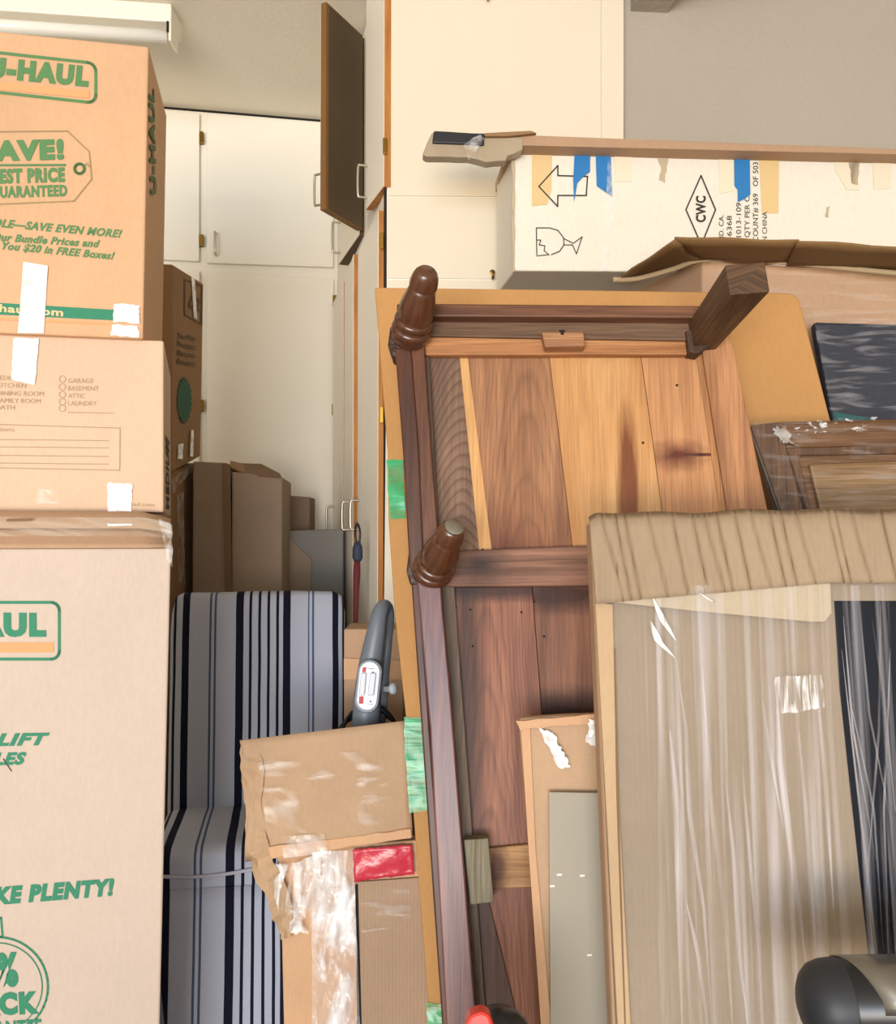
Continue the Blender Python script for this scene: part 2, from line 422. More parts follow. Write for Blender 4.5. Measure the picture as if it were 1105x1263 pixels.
M['green'] = plain('green_ink', '2a8060', .7)
M['green_olive'] = plain('olive_green_ink', '527f4c', .7)
M['orange'] = plain('orange_ink', 'ef9d6a', .7)
M['grey_ink'] = plain('grey_ink', 'a8906f', .8)
M['brown_ink'] = plain('brown_ink', '97835a', .8)
M['black_ink'] = plain('black_ink', '2a2622', .7)
M['tan_ink'] = plain('reverse_print', 'e2c08e', .7)
M['tape_glare'] = film('packing_tape_glare', .55, .95, (18, 40, 1), rough=.14, col='ffffff', cut=(.3, .6), bump=.35)  # near-opaque white stands for glare painted onto clear tape
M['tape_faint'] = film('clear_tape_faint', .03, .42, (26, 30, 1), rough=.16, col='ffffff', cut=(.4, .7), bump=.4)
M['tape_seam'] = film('clear_seam_tape', .10, .38, (8, 60, 1), rough=.15, col='fff6e8', cut=(.4, .7))
M['tape_blue'] = plain('blue_masking_tape', '1f74b4', .6, var=.05, bump=.2, bscale=60)
M['tape_tan'] = plain('tan_masking_tape', 'd9bb85', .6, var=.06)
M['tape_pale'] = plain('pale_tape', 'e2d6bd', .45)
M['tape_red'] = plain('red_plastic_tape', 'c8364a', .25, bump=.6, bscale=35, var=.12)
M['tape_green'] = film('green_stretch_tape', .35, .9, (5, 34, 1), rough=.25, col='2fb070', cut=(.3, .6), bump=.5)

# ---------------------------------------------------------------- the setting
def struct(name, o): o['kind'] = 'structure'; return o
def wallbox(name, x0, x1, y0, y1, z0, z1, mat):
    return struct(name, obox(name, (x0, y0, z0), (x1 - x0, 0, 0), (0, y1 - y0, 0), (0, 0, z1 - z0), mat))
CEIL = 2.90
wallbox('floor', -3.2, 2.6, -4.6, 4.4, -.1, 0, M['floor'])
wallbox('ceiling', -3.2, 2.6, -4.6, 4.4, CEIL, CEIL + .1, M['ceiling'])
wallbox('wall_left', -3.3, -3.2, -4.6, 4.4, 0, CEIL, M['wall'])
wallbox('wall_right', 2.6, 2.7, -4.6, 4.4, 0, CEIL, M['wall'])
wallbox('wall_back', -3.2, 2.6, 4.0, 4.1, 0, CEIL, M['wall'])
# side wall behind the stacked goods on the right (starts beside the cabinet's white end)
NEAR = W(476.5, 660, 2.31); NEAR.z = 0
FAR = W(415, 660, 3.30); FAR.z = 0
ENDF = Fr(V((NEAR.x, NEAR.y, 1.35)), 4, 0)
WR = Fr(V((NEAR.x, NEAR.y, 1.35)) + V((0, .03, 0)), 4, 0)
a0 = WR.p(772, 660); a0.z = 0
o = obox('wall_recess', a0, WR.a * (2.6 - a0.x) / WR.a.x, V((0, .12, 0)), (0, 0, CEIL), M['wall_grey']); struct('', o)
# dropped soffit beam coming forward at the top of that wall
bz = W(800, 15, WR.p(800, 15).y).z
b0 = WR.p(776, 15, -.01); b1 = WR.p(821, 15, -.01)
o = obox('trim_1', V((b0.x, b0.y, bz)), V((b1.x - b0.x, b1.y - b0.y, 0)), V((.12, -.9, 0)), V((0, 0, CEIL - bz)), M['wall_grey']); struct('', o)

# ---------------------------------------------------------------- fluorescent fixture on the ceiling
fx = Fr(W(211, 30, 2.56), 7, 0)
FXR = fx.o.copy()
lt = thing('ceiling_light', (FXR.x - .6, FXR.y - .07, 2.74), 'unlit fluorescent batten light with bare white tube on the ceiling', 'light')
zt = W(209, 8, 2.56).z; zb = W(209, 27, 2.56).z
obox('housing', V((FXR.x, FXR.y, zb)), -fx.a * 1.22, V((0, .11, 0)), V((0, 0, CEIL - zb)), M['white'], lt, .004)
zc = W(209, 39, 2.56).z
M['tube'] = plain('fluorescent_glass', 'f3f0e6', .12, spec=.8)
tube('lamp_tube', [V((FXR.x, FXR.y + .03, zc)) - fx.a * s for s in (.02, .6, 1.19)], .0185, M['tube'], lt, 20)
for s in (0, 1.19):
    obox('socket', V((FXR.x, FXR.y + .0, zb - .055)) - fx.a * (s + .008), fx.a * .008, V((0, .07, 0)), V((0, 0, .057)), M['white'], lt, .003)
obox('socket_clip', V((FXR.x, FXR.y - .004, zb - .03)) - fx.a * .012, fx.a * .006, V((0, .01, 0)), V((0, 0, .03)), M['dark'], lt)

# ---------------------------------------------------------------- back cabinets
BK = Fr(V((FAR.x, FAR.y, 1.35)), 10.5, 0)
def handle_px(fr, x, y0, y1, off, mat, parent, r=.0045, out=.028, dx=0):
    A = fr.p(x, y0, off); B = fr.p(x + dx, y1, off)
    pts = [A, A + fr.n * out * .7, A + fr.n * out + (B - A) * .08, B + fr.n * out + (A - B) * .08, B + fr.n * out * .7, B]
    return tube('handle', smoothpts(pts, 3), r, mat, parent, 8)
bc = thing('storage_cabinet', BK.at(-.5, -1.35), 'white painted wall cabinet with flat doors at the back of the garage', 'cabinet')
cl = BK.at(-1.6, 0); cr = BK.at(.02, 0)
zt = BK.p(300, 142).z
obox('carcass', V((cl.x, cl.y, 0)), V((cr.x - cl.x, cr.y - cl.y, 0)), V((-.1, .5, 0)), (0, 0, zt), M['white'], bc, .003)
obox('top_gap_shade', V((cl.x, cl.y - .002, zt)), V((cr.x - cl.x, cr.y - cl.y, 0)), V((-.1, .5, 0)), (0, 0, CEIL - zt - .001), M['dark'], bc)  # dark block painted in for the shadow between cabinet top and ceiling
def bdoor(poly, hinges=(), hand=None, shade=None):
    d = prism('door', BK, poly, .019, .017, M['white'], bc, .002)
    for hx, hy in hinges:
        prism('hinge', BK, [(hx - 2.2, hy - 7), (hx + 2.8, hy - 7), (hx + 2.8, hy + 7), (hx - 2.2, hy + 7)], .022, .02, M['brass'], d, .001)
    if hand: handle_px(BK, *hand, .019, M['nickel'], d)
    return d
bdoor([(60, 122), (246, 140), (245.5, 322), (60, 314)], [(248, 169), (248, 296)])
bdoor([(255, 141), (412, 153), (411, 329.5), (255, 324)], [], (266, 289, 315))
bdoor([(60, 328), (246, 334), (246, 1080), (60, 1070)], [(248, 500)])
bdoor([(255, 335), (411.5, 344), (411.5, 1090), (254, 1080)], [(412.5, 371), (411.5, 505)], (418, 590, 616))
# ---------------------------------------------------------------- cabinets along the side, doors facing the aisle
dS = (FAR - NEAR); LS = dS.length; dS.normalize(); nS = V((-dS.y, dS.x, 0))   # nS points left into the aisle
sc = thing('aisle_cabinet', NEAR + dS * .5, 'white side cabinet with brown open doors and raw orange plywood edges', 'cabinet')
en = ENDF.p(770, 660); en.z = 0
def Z(py, Y): return W(500, py, Y).z
# carcass: near end in the ENDF plane, side in the aisle plane
cv = [NEAR - nS * .0, en, en + V((0, .9, 0)) - V((.2, 0, 0)), FAR + V((.02, .0, 0)) - nS * .35, FAR]
n_ = len(cv); vs = [V((p.x, p.y, 0)) for p in cv] + [V((p.x, p.y, CEIL - .01)) for p in cv]
fs = [list(range(n_))[::-1], list(range(n_, 2 * n_))] + [[i, (i + 1) % n_, n_ + (i + 1) % n_, n_ + i] for i in range(n_)]
make('carcass', vs, fs, [(v.x, v.z) for v in vs], M['white'], sc)
# end skin panels with fine joints
def endp(poly, off=.004): return prism('end_panel', ENDF, poly, off, .0035, M['white2'], sc)
endp([(478.5, -20), (740, -20), (740, 242.5), (478, 241.5)])
endp([(478, 243), (740, 244), (740, 345), (477.5, 343)])
endp([(477.5, 345), (740, 346), (740, 1150), (470, 1150)])
endp([(741.5, -20), (769, -20), (769, 1150), (741.5, 1150)], .006)
def adoor(p0, p1, z0, z1, t=.018, face=None, edge=None, hinge=None, hand=None, inner=None):
    """door standing between two plan points; outer (painted) face to the left of p0->p1"""
    p0 = V((p0[0], p0[1], 0)); p1 = V((p1[0], p1[1], 0)); d = (p1 - p0).normalized(); n = V((-d.y, d.x, 0))
    ob = obox('door', p0 + V((0, 0, z0)) , (p1 - p0), -n * t, V((0, 0, z1 - z0)), edge or M['ply'], sc)
    obox('door_face', p0 + d * .001 + n * .0012 + V((0, 0, z0 + .001)), (p1 - p0) * .995, -n * .0012, V((0, 0, z1 - z0 - .002)), face or M['white'], ob)
    if inner: obox('door_lining', p0 + d * .012 - n * t + V((0, 0, z0 + .004)), (p1 - p0) - d * .014, -n * .0012, V((0, 0, z1 - z0 - .008)), inner, ob)
    for (s, z, sd) in (hinge or ()):
        obox('hinge', p0 + d * s + n * (.003 if sd > 0 else -t) + V((0, 0, z - .02)), d * .012, -n * .006 if sd > 0 else n * -.004, V((0, 0, .04)), M['brass'], ob)
    if hand:
        s, za, zb_ = hand; A = p0 + d * s + V((0, 0, za)); B = p0 + d * s + V((0, 0, zb_))
        pts = [A, A + n * .02, A + n * .028 + (B - A) * .08, B + n * .028 + (A - B) * .08, B + n * .02, B]
        tube('handle', smoothpts(pts, 3), .0035, M['nickel'], ob, 8)
    return ob
H0 = Z(230, 2.3)
adoor((-.166, 2.30), (-.228, 2.467), H0, CEIL - .03, hinge=[], hand=(.165, W(447, 245, 2.46).z, W(447, 206, 2.46).z))
M['edge_olive'] = plain('stained_door_edge', '7a5527', .6, var=.08)
adoor((-.357, 2.470), (-.271, 2.64), H0, Z(46, 2.64), edge=M['edge_olive'], inner=M['ply_dark'], hand=(.012, W(390, 250, 2.47).z, W(390, 212, 2.47).z))
adoor((-.268, 2.68), (-.366, 2.975), Z(290, 2.68), Z(46, 2.68), t=.03, edge=M['ply_dark'], hand=(.285, W(412, 312, 2.95).z, W(412, 275, 2.95).z))
zl = Z(255, 2.3); ts = [(.02, .375), (.40, .675), (.70, .985)]
for i, (s0, s1) in enumerate(ts):
    q0 = NEAR + dS * s0 + nS * .0185; q1 = NEAR + dS * s1 + nS * .0185
    if i == 1: q0 = q0 + nS * .010
    adoor(q0, q1, .1, zl, hand=(s1 - s0 - .045 if i != 1 else .05, W(440, 653, 2.6).z, W(440, 617, 2.6).z))
for hy, Y in ((180, 2.30), (297, 2.30), (512, 2.3)):
    hp = W(475 if hy < 200 else 471, hy, 2.292)
    obox('hinge', hp - V((.006, 0, .02)), (.010, 0, 0), (0, .006, 0), (0, 0, .042), M['brass'], sc, .001)
# black shadow gap between doors and end
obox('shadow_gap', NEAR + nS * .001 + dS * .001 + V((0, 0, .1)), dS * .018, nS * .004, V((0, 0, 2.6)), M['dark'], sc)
# small brass hooks on the white end
def hook(px, py, lab):
    h = thing('brass_hook', ENDF.p(px, py, .004), lab, 'hook'); A = ENDF.p(px, py, .004)
    lathe('screw_plate', A, ENDF.n, [(0, .007), (.003, .007), (.004, .003)], M['brass'], h, 14)
    tube('hook', smoothpts([A + ENDF.n * .002, A + ENDF.n * .016, A + ENDF.n * .02 + V((0, 0, -.012)), A + ENDF.n * .012 + V((0, 0, -.02)), A + ENDF.n * .006 + V((0, 0, -.014))], 4), .003, M['brass'], h, 8)
hook(607, 336, 'small brass hook on white cabinet end below the white carton')
hook(601, -6, 'small hook on white cabinet end near the ceiling')

# umbrella hanging from a side-cabinet handle
um = thing('folded_umbrella', W(440, 745, 2.38), 'closed red umbrella with dark blue and black top hanging from a cabinet handle', 'umbrella')
M['red_cloth'] = plain('red_cloth', '5e1c20', .8, bump=.4, bscale=80)
M['black_cloth'] = plain('black_plastic', '15161a', .45)
tube('canopy', [W(441, 690, 2.38), W(440, 705, 2.38), W(439, 745, 2.38), W(438, 800, 2.38)], [.007, .010, .007, .003], M['red_cloth'], um, 10)
tube('strap_loop', smoothpts([W(441, 672, 2.38), W(438, 660, 2.38), W(440, 645, 2.37), W(444, 655, 2.38), W(443, 672, 2.38)], 4), .003, M['black_cloth'], um, 8)
tube('cover', [W(441, 668, 2.38), W(441, 675, 2.38), W(441, 688, 2.38), W(441, 692, 2.38)], [.007, .013, .014, .010], plain('navy_cloth', '2a3346', .7), um, 10)

# ---------------------------------------------------------------- left stack of printed moving boxes
def carton(name, frx, TR, BR, width, depth, mat, lab, bulge=.004, dv=None, n=10):
    """front face on plane frx: right edge from pixels TR to BR"""
    tr = frx.p(*TR); br = frx.p(*BR); L = -frx.a * width; D = -frx.n * depth
    D.z = 0
    if dv: D = V(dv)
    f = [tr + L, tr, br, br + L]; bk = [p + D for p in f]
    t = thing(name, (br + L * .5 + D * .5), lab, 'box'); 
    hexa('carton_body', f, bk, mat, t, n, .0, .0004)
    return t, f, bk
BX1 = Fr(W(183, 300, 1.70), 11, 0)
box1, f1, k1 = carton('moving_box', BX1, (183.5, 57), (176.5, 418), .48, .29, M['kraft_light'], 'tan moving box with green SAVE price tag print, top of the left stack', bulge=.003)
T = lambda s, p0, p1, h, m, par, fr, b=.02, sh=0.: text('printed_lettering', s, fr, p0, p1, h, m, par, bold=b, shear=sh, off=.0012)
OFF = .0008
def rr(x0, y0, x1, y1, r, sl=0., n=5):
    """rounded rect outline px, sheared down by slope sl per px"""
    pts = []
    for cx, cy, a in ((x1 - r, y0 + r, -90), (x1 - r, y1 - r, 0), (x0 + r, y1 - r, 90), (x0 + r, y0 + r, 180)):
        for i in range(n + 1):
            g = R(a + 90 * i / n); x = cx + r * math.cos(g); pts.append((x, cy + r * math.sin(g) + sl * (x - x1)))
    return pts
def outline(fr, pts, w_, mat, parent, name='printed_outline', off=OFF, closed=True):
    return join_polys(name, fr, stroke_polys(fr, pts, w_, closed), off, mat, parent)
G = M['green_olive']
outline(BX1, rr(-60, 78, 118, 127, 10, .11), 3.6, G, box1, 'logo_border')
T('U-HAUL', (-17, 93), (109, 105), 22, G, box1, BX1, .075)
flat('logo_bar', BX1, [(-40, 97), (110, 111.5), (110, 121), (-40, 107)], OFF, M['orange'], box1)
outline(BX1, [(-60, 163), (83, 161.5), (110, 187), (113, 221), (91, 248), (-60, 254)], 1.5, M['brown_ink'], box1)
outline(BX1, [(98 + 6 * math.cos(R(a)), 208 + 6 * math.sin(R(a))) for a in range(0, 360, 20)], 3.4, G, box1)
outline(BX1, [(103, 204), (108, 201), (111, 206), (106, 203)], .8, M['brown_ink'], box1)
flat('printed_rule', BX1, [(-50, 202.5), (81, 202), (81, 204.6), (-50, 205)], OFF, G, box1)
T('SAVE!', (-24, 197.5), (79, 194.5), 22, G, box1, BX1, .07)
T('BEST PRICE', (-11, 225.5), (80, 223), 16, G, box1, BX1, .06)
T('GUARANTEED', (-11, 243.5), (83, 241), 13, G, box1, BX1, .05)
T('BUNDLE\u2014SAVE EVEN MORE!', (-40, 276), (150, 293), 9.5, G, box1, BX1, .04, .3)
T('Our Bundle Prices and', (-10, 296), (123, 305), 9, G, box1, BX1, .04, .3)
T('Give You $20 in FREE Boxes!', (-30, 304), (141, 320), 9, G, box1, BX1, .04, .3)
flat('printed_stripe', BX1, [(-60, 370), (140, 382), (140, 395), (-60, 385)], OFF, M['green'], box1)
flat('printed_stripe', BX1, [(-60, 389), (142, 398), (142, 401), (-60, 392)], OFF, M['orange'], box1)
T('uhaul.com', (-12, 383.5), (78, 390), 9, M['tan_ink'], box1, BX1, .03).location.y -= .0009
psheet('film_tape', BX1, [(29, 323), (59, 328), (54, 411), (22, 411)], .0028, 8, 14, .0012, 30, M['tape_glare'], box1)
psheet('film_tape', BX1, [(141, 375), (172, 377), (172, 399), (139, 397)], .0028, 8, 8, .002, 40, M['tape_glare'], box1, edge=1)
psheet('film_tape', BX1, [(138, 400), (170, 403), (172, 416), (137, 414)], .0028, 8, 6, .002, 40, M['tape_glare'], box1, edge=1)
# faint marks on its narrow side face
S1 = Fr(f1[1], math.degrees(math.atan2((k1[1] - f1[1]).y, (k1[1] - f1[1]).x)), 0)
text('printed_lettering', 'U-HAUL', S1, (193, 240), (190, 110), 6, plain('side_green_ink', '4c6e40', .8), box1, off=.0014, bold=.05, vec=(-1, 0))

BX2 = Fr(W(202, 500, 1.72), 11, 0)
box2, f2, k2 = carton('moving_box', BX2, (202, 420), (202, 632), .5, .42, M['kraft_faded'], 'plain moving box with grey room checklist print, middle of the left stack', bulge=.003, dv=(-.105, .38, 0))
K = M['grey_ink']
for s, x1, y in (('GARAGE', 115, 472), ('BASEMENT', 122, 481.5), ('ATTIC', 105, 490.7), ('LAUNDRY', 119, 500)):
    T(s, (84, y), (x1, y + .4), 5.6, K, box2, BX2, .0)
for y in (467.5, 477, 486.5, 495.5, 503.5):
    outline(BX2, [(77 + 4 * math.cos(R(a)), y + 4 * math.sin(R(a))) for a in range(0, 360, 30)], .7, K, box2)
for s, x0, x1, y in (('BEDROOM', -5, 35, 469), ('KITCHEN', -4, 32, 478), ('DINING ROOM', -4, 54, 488), ('FAMILY ROOM', -4, 50, 497), ('BATH', -4, 18, 505)):
    T(s, (x0, y - .5), (x1, y + .4), 5.6, K, box2, BX2, .0)
outline(BX2, [(84, 508.5), (141, 509.5)], .9, K, box2, closed=False)
outline(BX2, [(-50, 522), (148, 528), (147.5, 580), (-50, 576)], 1., K, box2)
for y in (543, 552, 562.5, 572): outline(BX2, [(-50, y - 1.5), (134, y + .5)], .9, K, box2, closed=False)
T('CONTENTS:', (-16, 531), (18, 532.5), 3.5, K, box2, BX2, .0)
T('www.uhaul.com', (132, 622.5), (190, 625), 5, K, box2, BX2, .0)
psheet('film_tape', BX2, [(17, 417), (48, 418), (43, 475), (14, 468)], .0028, 8, 12, .0012, 30, M['tape_glare'], box2, edge=.6)
psheet('film_tape', BX2, [(133, 595), (163, 597), (162, 633), (133, 631)], .0028, 8, 8, .0015, 40, M['tape_glare'], box2, edge=.8)
psheet('film_tape', BX2, [(46, 603), (77, 605), (76, 622), (46, 620)], .0028, 8, 6, .0015, 40, M['tape_faint'], box2, edge=.8)
S2 = Fr(f2[1], math.degrees(math.atan2((k2[1] - f2[1]).y, (k2[1] - f2[1]).x)), 0)
text('printed_lettering', 'MEDIUM', S2, (209, 628), (209, 545), 4, M['black_ink'], box2, off=.0035, bold=.03, vec=(-1, 0))

BX3 = Fr(W(210, 672, 1.60), 11, 0)
tr = BX3.p(211, 676); br = BX3.p(189, 1588); br.z = 0
Lw = -BX3.a * .56; Dp = V((-.095, .29, 0))
box3 = thing('moving_box', V((br.x, br.y, 0)) + Lw * .5 + Dp * .5, 'tall moving box with green MAKE PLENTY print, bottom of the left stack', 'box')
f3 = [tr + Lw, tr, br, V((br + Lw).to_tuple())]
hexa('carton_body', f3, [p + Dp for p in f3], M['kraft_pink'], box3, 12, .0, .0004)
G = M['green']
outline(BX3, rr(-130, 743, 73, 813, 10, 0), 3.6, G, box3, 'logo_border')
T('U-HAUL', (-107, 783), (57, 783), 26, G, box3, BX3, .07)
flat('logo_bar', BX3, [(-100, 793), (66, 792), (66, 804.5), (-100, 805)], OFF, M['orange'], box3)
T('EASY-LIFT', (-92, 921), (62, 918), 14, G, box3, BX3, .055, .35)
T('HANDLES', (-84, 945), (33, 942), 14, G, box3, BX3, .055, .35)
T('MAKE PLENTY!', (-48, 1118), (142, 1103), 19, G, box3, BX3, .065, .25)
outline(BX3, [(-3 + 62 * math.cos(R(a)), 1217 + 61 * math.sin(R(a))) for a in range(0, 360, 8)], 2.6, G, box3)
outline(BX3, [(-3 + 55 * math.cos(R(a)), 1217 + 54 * math.sin(R(a))) for a in range(0, 360, 8)], 1.4, G, box3)
outline(BX3, [(-8, 1157), (-6, 1135), (1, 1132), (3, 1155)], 2.5, G, box3)
T('100%', (-62, 1218), (23, 1214), 38, G, box3, BX3, .055)
T('BACK', (-42, 1252), (48, 1248), 24, G, box3, BX3, .07)
T('GUARANTEE', (-58, 1281), (52, 1274), 17, G, box3, BX3, .04)
outline(BX3, [(4, 936), (14, 951)], 1.2, M['black_ink'], box3, closed=False)
# bulging top flaps
zt3 = tr.z; zu = W(200, 634, 1.72).z
def top3(u, v, h=0.):  # u 0..1 leftwards, v 0..1 back
    z = zt3 + (zu - zt3) * min(1, v / .26) * (1. if u > .04 else .8) + h
    p = tr + Lw * u + Dp * v; return V((p.x, p.y, z))
for v0, v1, dh in ((-.005, .125, .002), (.135, .5, .002), (.5, 1.0, .0)):
    rows = [[top3(u / 10, v0 + (v1 - v0) * v / 5, dh + .002 * noise.noise(V((u, v, 1)))) for u in range(11)] for v in range(6)]
    sheet('top_flap', rows, M['kraft'], box3, lambda p: (p.x, p.y), .004)
rows = [[top3(u / 12, .06 + .14 * v / 6, .0065 + .0015 * noise.noise(V((u * 2, v, 4)))) for u in range(13)] for v in range(7)]
sheet('film_tape', rows, M['tape_seam'], box3, lambda p: (p.x, p.y))
psheet('film_tape', BX3, [(133, 646), (163, 646), (163, 664), (133, 664)], -.045, 6, 4, .002, 40, M['tape_glare'], box3)
psheet('film_tape', BX3, [(196, 640), (212, 648), (213, 700), (206, 690)], .006, 5, 8, .004, 60, M['tape_faint'], box3, edge=1)
for x0, x1, y in ((8, 40, 640), (22, 58, 656), (60, 84, 655)):
    flat('printed_mark', BX3, [(x0, y), (x1, y - 1), (x1, y + 2.5), (x0, y + 3)], -.05, M['kraft_dark'], box3)

# box behind the stack, turned to show its printed side
A0 = W(165, 324, 2.44); A1 = W(213, 326, 2.44); A2 = W(213, 582, 2.44); A3 = W(165, 582, 2.44)
B1 = W(251, 350, 2.72); B2 = W(247, 563, 2.72); dB = B1 - A1
box4 = thing('moving_box', (A2 + B2) / 2 + V((-.1, 0, 0)), 'narrow brown moving box with green starburst print behind the left stack', 'box')
hexa('carton_body', [A0, A1, A2, A3], [A0 + dB, B1, B2, A3 + (B2 - A2)], M['kraft_brown'], box4, 8, .0, .0004)
n4 = (B1 - A1).cross(A2 - A1).normalized()
if n4.dot(CAM - A1) < 0: n4 = -n4
class Fr2(Fr):
    def __init__(s, o, a, n): s.o = V(o); s.n = V(n); s.a = V(a).normalized(); s.b = s.n.cross(s.a)
S4 = Fr2(A1, dB, n4)
D4 = plain('dark_green_ink', '2e5a42', .8); D5 = plain('dark_brown_ink', '5f4a34', .8)
outline(S4, [(228, 345), (249, 353), (249, 400), (228, 388)], 1.5, D5, box4)
text('printed_lettering', 'UL', S4, (231, 378), (246, 384), 14, D5, box4, off=.0014, bold=.05)
for i, s in enumerate(('Your Print', 'Protect', 'Recycle', 'Reuse it')):
    text('printed_lettering', s, S4, (218, 417 + i * 10.5), (241, 421 + i * 10.5), 7, D5, box4, off=.0014, bold=.02)
star = []
for i in range(40):
    g = 2 * math.pi * i / 40; r_ = 1. if i % 2 else .87
    star.append((227.5 + 9.5 * r_ * math.cos(g), 494 + 29.5 * r_ * math.sin(g) ))
flat('printed_starburst', S4, star, .001, D4, box4)
psheet('film_tape', S4, [(236, 342), (240, 343), (243, 394), (239, 392)], .0025, 3, 10, .001, 40, M['tape_glare'], box4)
psheet('film_tape', S4, [(236, 530), (239, 531), (238, 563), (234, 563)], .0025, 3, 8, .001, 40, M['tape_glare'], box4)
psheet('film_tape', S4, [(220, 548), (226, 547), (225, 566), (219, 566)], .0025, 3, 8, .001, 40, M['tape_glare'], box4)

# ---------------------------------------------------------------- mid-distance boxes behind the chair
def simple_box(name, q, Y, depth, mat, lab, yaw=0, n=6, top=False, toz=None, cat='box'):
    """front face quad in pixels (TL,TR,BR,BL) on a vertical plane"""
    fr = Fr(W((q[0][0] + q[1][0]) / 2, q[0][1], Y), yaw, 0); f = [fr.p(*p) for p in q]
    if toz is not None: f[2].z = toz; f[3].z = toz
    D = -fr.n * depth; bk = [p + D for p in f]
    t = thing(name, sum(f[2:] + bk[2:], V()) / 4, lab, cat)
    hexa('carton_body', f, bk, mat, t, n, .003); return t, fr, f
A, B_ = W(208, 583, 2.43), W(240, 571, 2.72)
f = [W(165, 585, 2.43), A, V((A.x, A.y, 0)), V((W(165, 584, 2.43).x, 2.43, 0))]
bk = [W(196, 571, 2.72), B_, V((B_.x, B_.y, 0)), V((W(196, 571, 2.72).x, 2.72, 0))]
sb = thing('cardboard_box', (A.x - .05, A.y + .1, 0), 'brown box with crumpled tape wedged under the starburst box', 'box')
hexa('carton_body', f, bk, M['kraft_brown'], sb, 8, .004)
s5 = Fr2(A, B_ - A, ((B_ - A).cross(V((0, 0, -1)))).normalized())
if s5.n.dot(CAM - A) < 0: s5.n = -s5.n
psheet('film_tape', s5, [(209, 592), (232, 574), (234, 584), (212, 608)], .008, 8, 6, .006, 60, M['tape_faint'], sb, edge=1.5)
psheet('film_tape', s5, [(218, 610), (226, 606), (228, 720), (220, 724)], .006, 4, 14, .002, 40, M['tape_faint'], sb)
t, fr, f = simple_box('cardboard_box', [(238, 569), (281, 571), (281, 900), (238, 900)], 2.60, .28, M['kraft_grey'], 'grey-brown box with taped right corner between the starburst box and the open box', 8, toz=0)
prism('corner_tape', fr, [(274, 571), (284, 573), (286, 760), (279, 760)], .006, .004, M['kraft_dark'], t)
t, fr, f = simple_box('open_box', [(286, 582), (348, 588), (348, 900), (284, 900)], 2.62, .30, M['kraft_grey'], 'tall taupe box with brown top flaps open behind the striped chair', 5, toz=0)
fl = [W(288, 583, 2.62), W(300, 572, 2.74), W(330, 573, 2.76), W(347, 588, 2.64)]
sheet('top_flap', [[W(286, 584, 2.62), W(310, 586, 2.62), W(347, 589, 2.62)], [W(290, 572, 2.78), W(322, 573, 2.80), W(345, 585, 2.72)]], M['kraft_dark'], t, thick=.005, smooth=False)
sheet('top_flap', [[W(283, 576, 2.64), W(302, 584, 2.62)], [W(284, 569, 2.82), W(300, 573, 2.78)]], M['kraft_brown'], t, thick=.005, smooth=False)
M['kraft_umber'] = cardboard('kraft_umber', '86705f', flute=.1); M['kraft_slate'] = cardboard('kraft_slate', '86827c', flute=.1, var=.05)
t, fr, f = simple_box('small_box', [(347, 611), (382, 613), (383, 900), (347, 900)], 2.98, .12, M['kraft_umber'], 'small dark brown box standing against the white cabinet door', 0, toz=0)
t, fr, f = simple_box('grey_box', [(352, 655), (423, 653), (424, 900), (352, 900)], 2.84, .07, M['kraft_slate'], 'grey cardboard box with a folded flap in the corner by the cabinets', 0, toz=0)
prism('folded_flap', fr, [(350, 658), (384, 690), (383, 735), (350, 735)], .012, .005, M['kraft_grey'], t)
# box behind the vacuum
t, fr, f = simple_box('cardboard_box', [(424, 776), (498, 776), (498, 1300), (424, 1300)], 2.12, .15, M['kraft'], 'tan box with seam behind the vacuum handle', 0, toz=0)
prism('seam_flap', fr, [(424, 812), (497, 815), (497, 838), (424, 838)], .007, .004, M['kraft_light'], t)

# ---------------------------------------------------------------- striped chair
M['stripe'] = stripes('striped_slipcover')
CHY = 2.30
xl = W(213, 900, CHY).x; xr = W(425, 900, CHY).x; wd = xr - xl
ch = thing('parsons_chair', ((xl + xr) / 2, CHY, 0), 'upholstered chair in pale grey slipcover with navy stripes', 'chair')
zT = W(300, 731, CHY).z
def chair_block(name, x0, x1, y0, y1, z0, z1, r, par, nx=28, nz=24, yfun=None, amp=.003, sides=True):
    """rounded upholstered block; uv u = fraction across the chair"""
    bm = bmesh.new(); bmesh.ops.create_cube(bm, size=1)
    bmesh.ops.subdivide_edges(bm, edges=bm.edges, cuts=14, use_grid_fill=True)
    vs = []
    hx, hy, hz = (x1 - x0) / 2, (y1 - y0) / 2, (z1 - z0) / 2
    for v in bm.verts:
        p = V((v.co.x * 2 * hx, v.co.y * 2 * hy, v.co.z * 2 * hz))
        c = V((max(-hx + r, min(hx - r, p.x)), max(-hy + r, min(hy - r, p.y)), max(-hz + r, min(hz - r, p.z))))
        d = p - c
        if d.length > 1e-6: p = c + d.normalized() * min(r, d.length) if d.length > r else p
        p += V(((x0 + x1) / 2, (y0 + y1) / 2, (z0 + z1) / 2))
        if yfun: p.y += yfun(p)
        p += V((1, 1, 1)) * amp * noise.noise(p * 9)
        v.co = p
    bm.verts.index_update()
    fs = [[v.index for v in f.verts] for f in bm.faces]; vs = [v.co.copy() for v in bm.verts]; bm.free()
    uvs = []
    for p in vs:
        u = (p.x - xl) / wd
        if p.x <= x0 + .004: u += (p.y - y0) * .9
        uvs.append((u, p.z + p.y))
    return make(name, vs, fs, uvs, M['stripe'], par, True)
zs = W(260, 1002, 2.22).z; yf = 1.94
chair_block('backrest', xl, xr, CHY - .02, CHY + .09, .40, zT, .035, ch, yfun=lambda p: -(zT - p.z) * .07)

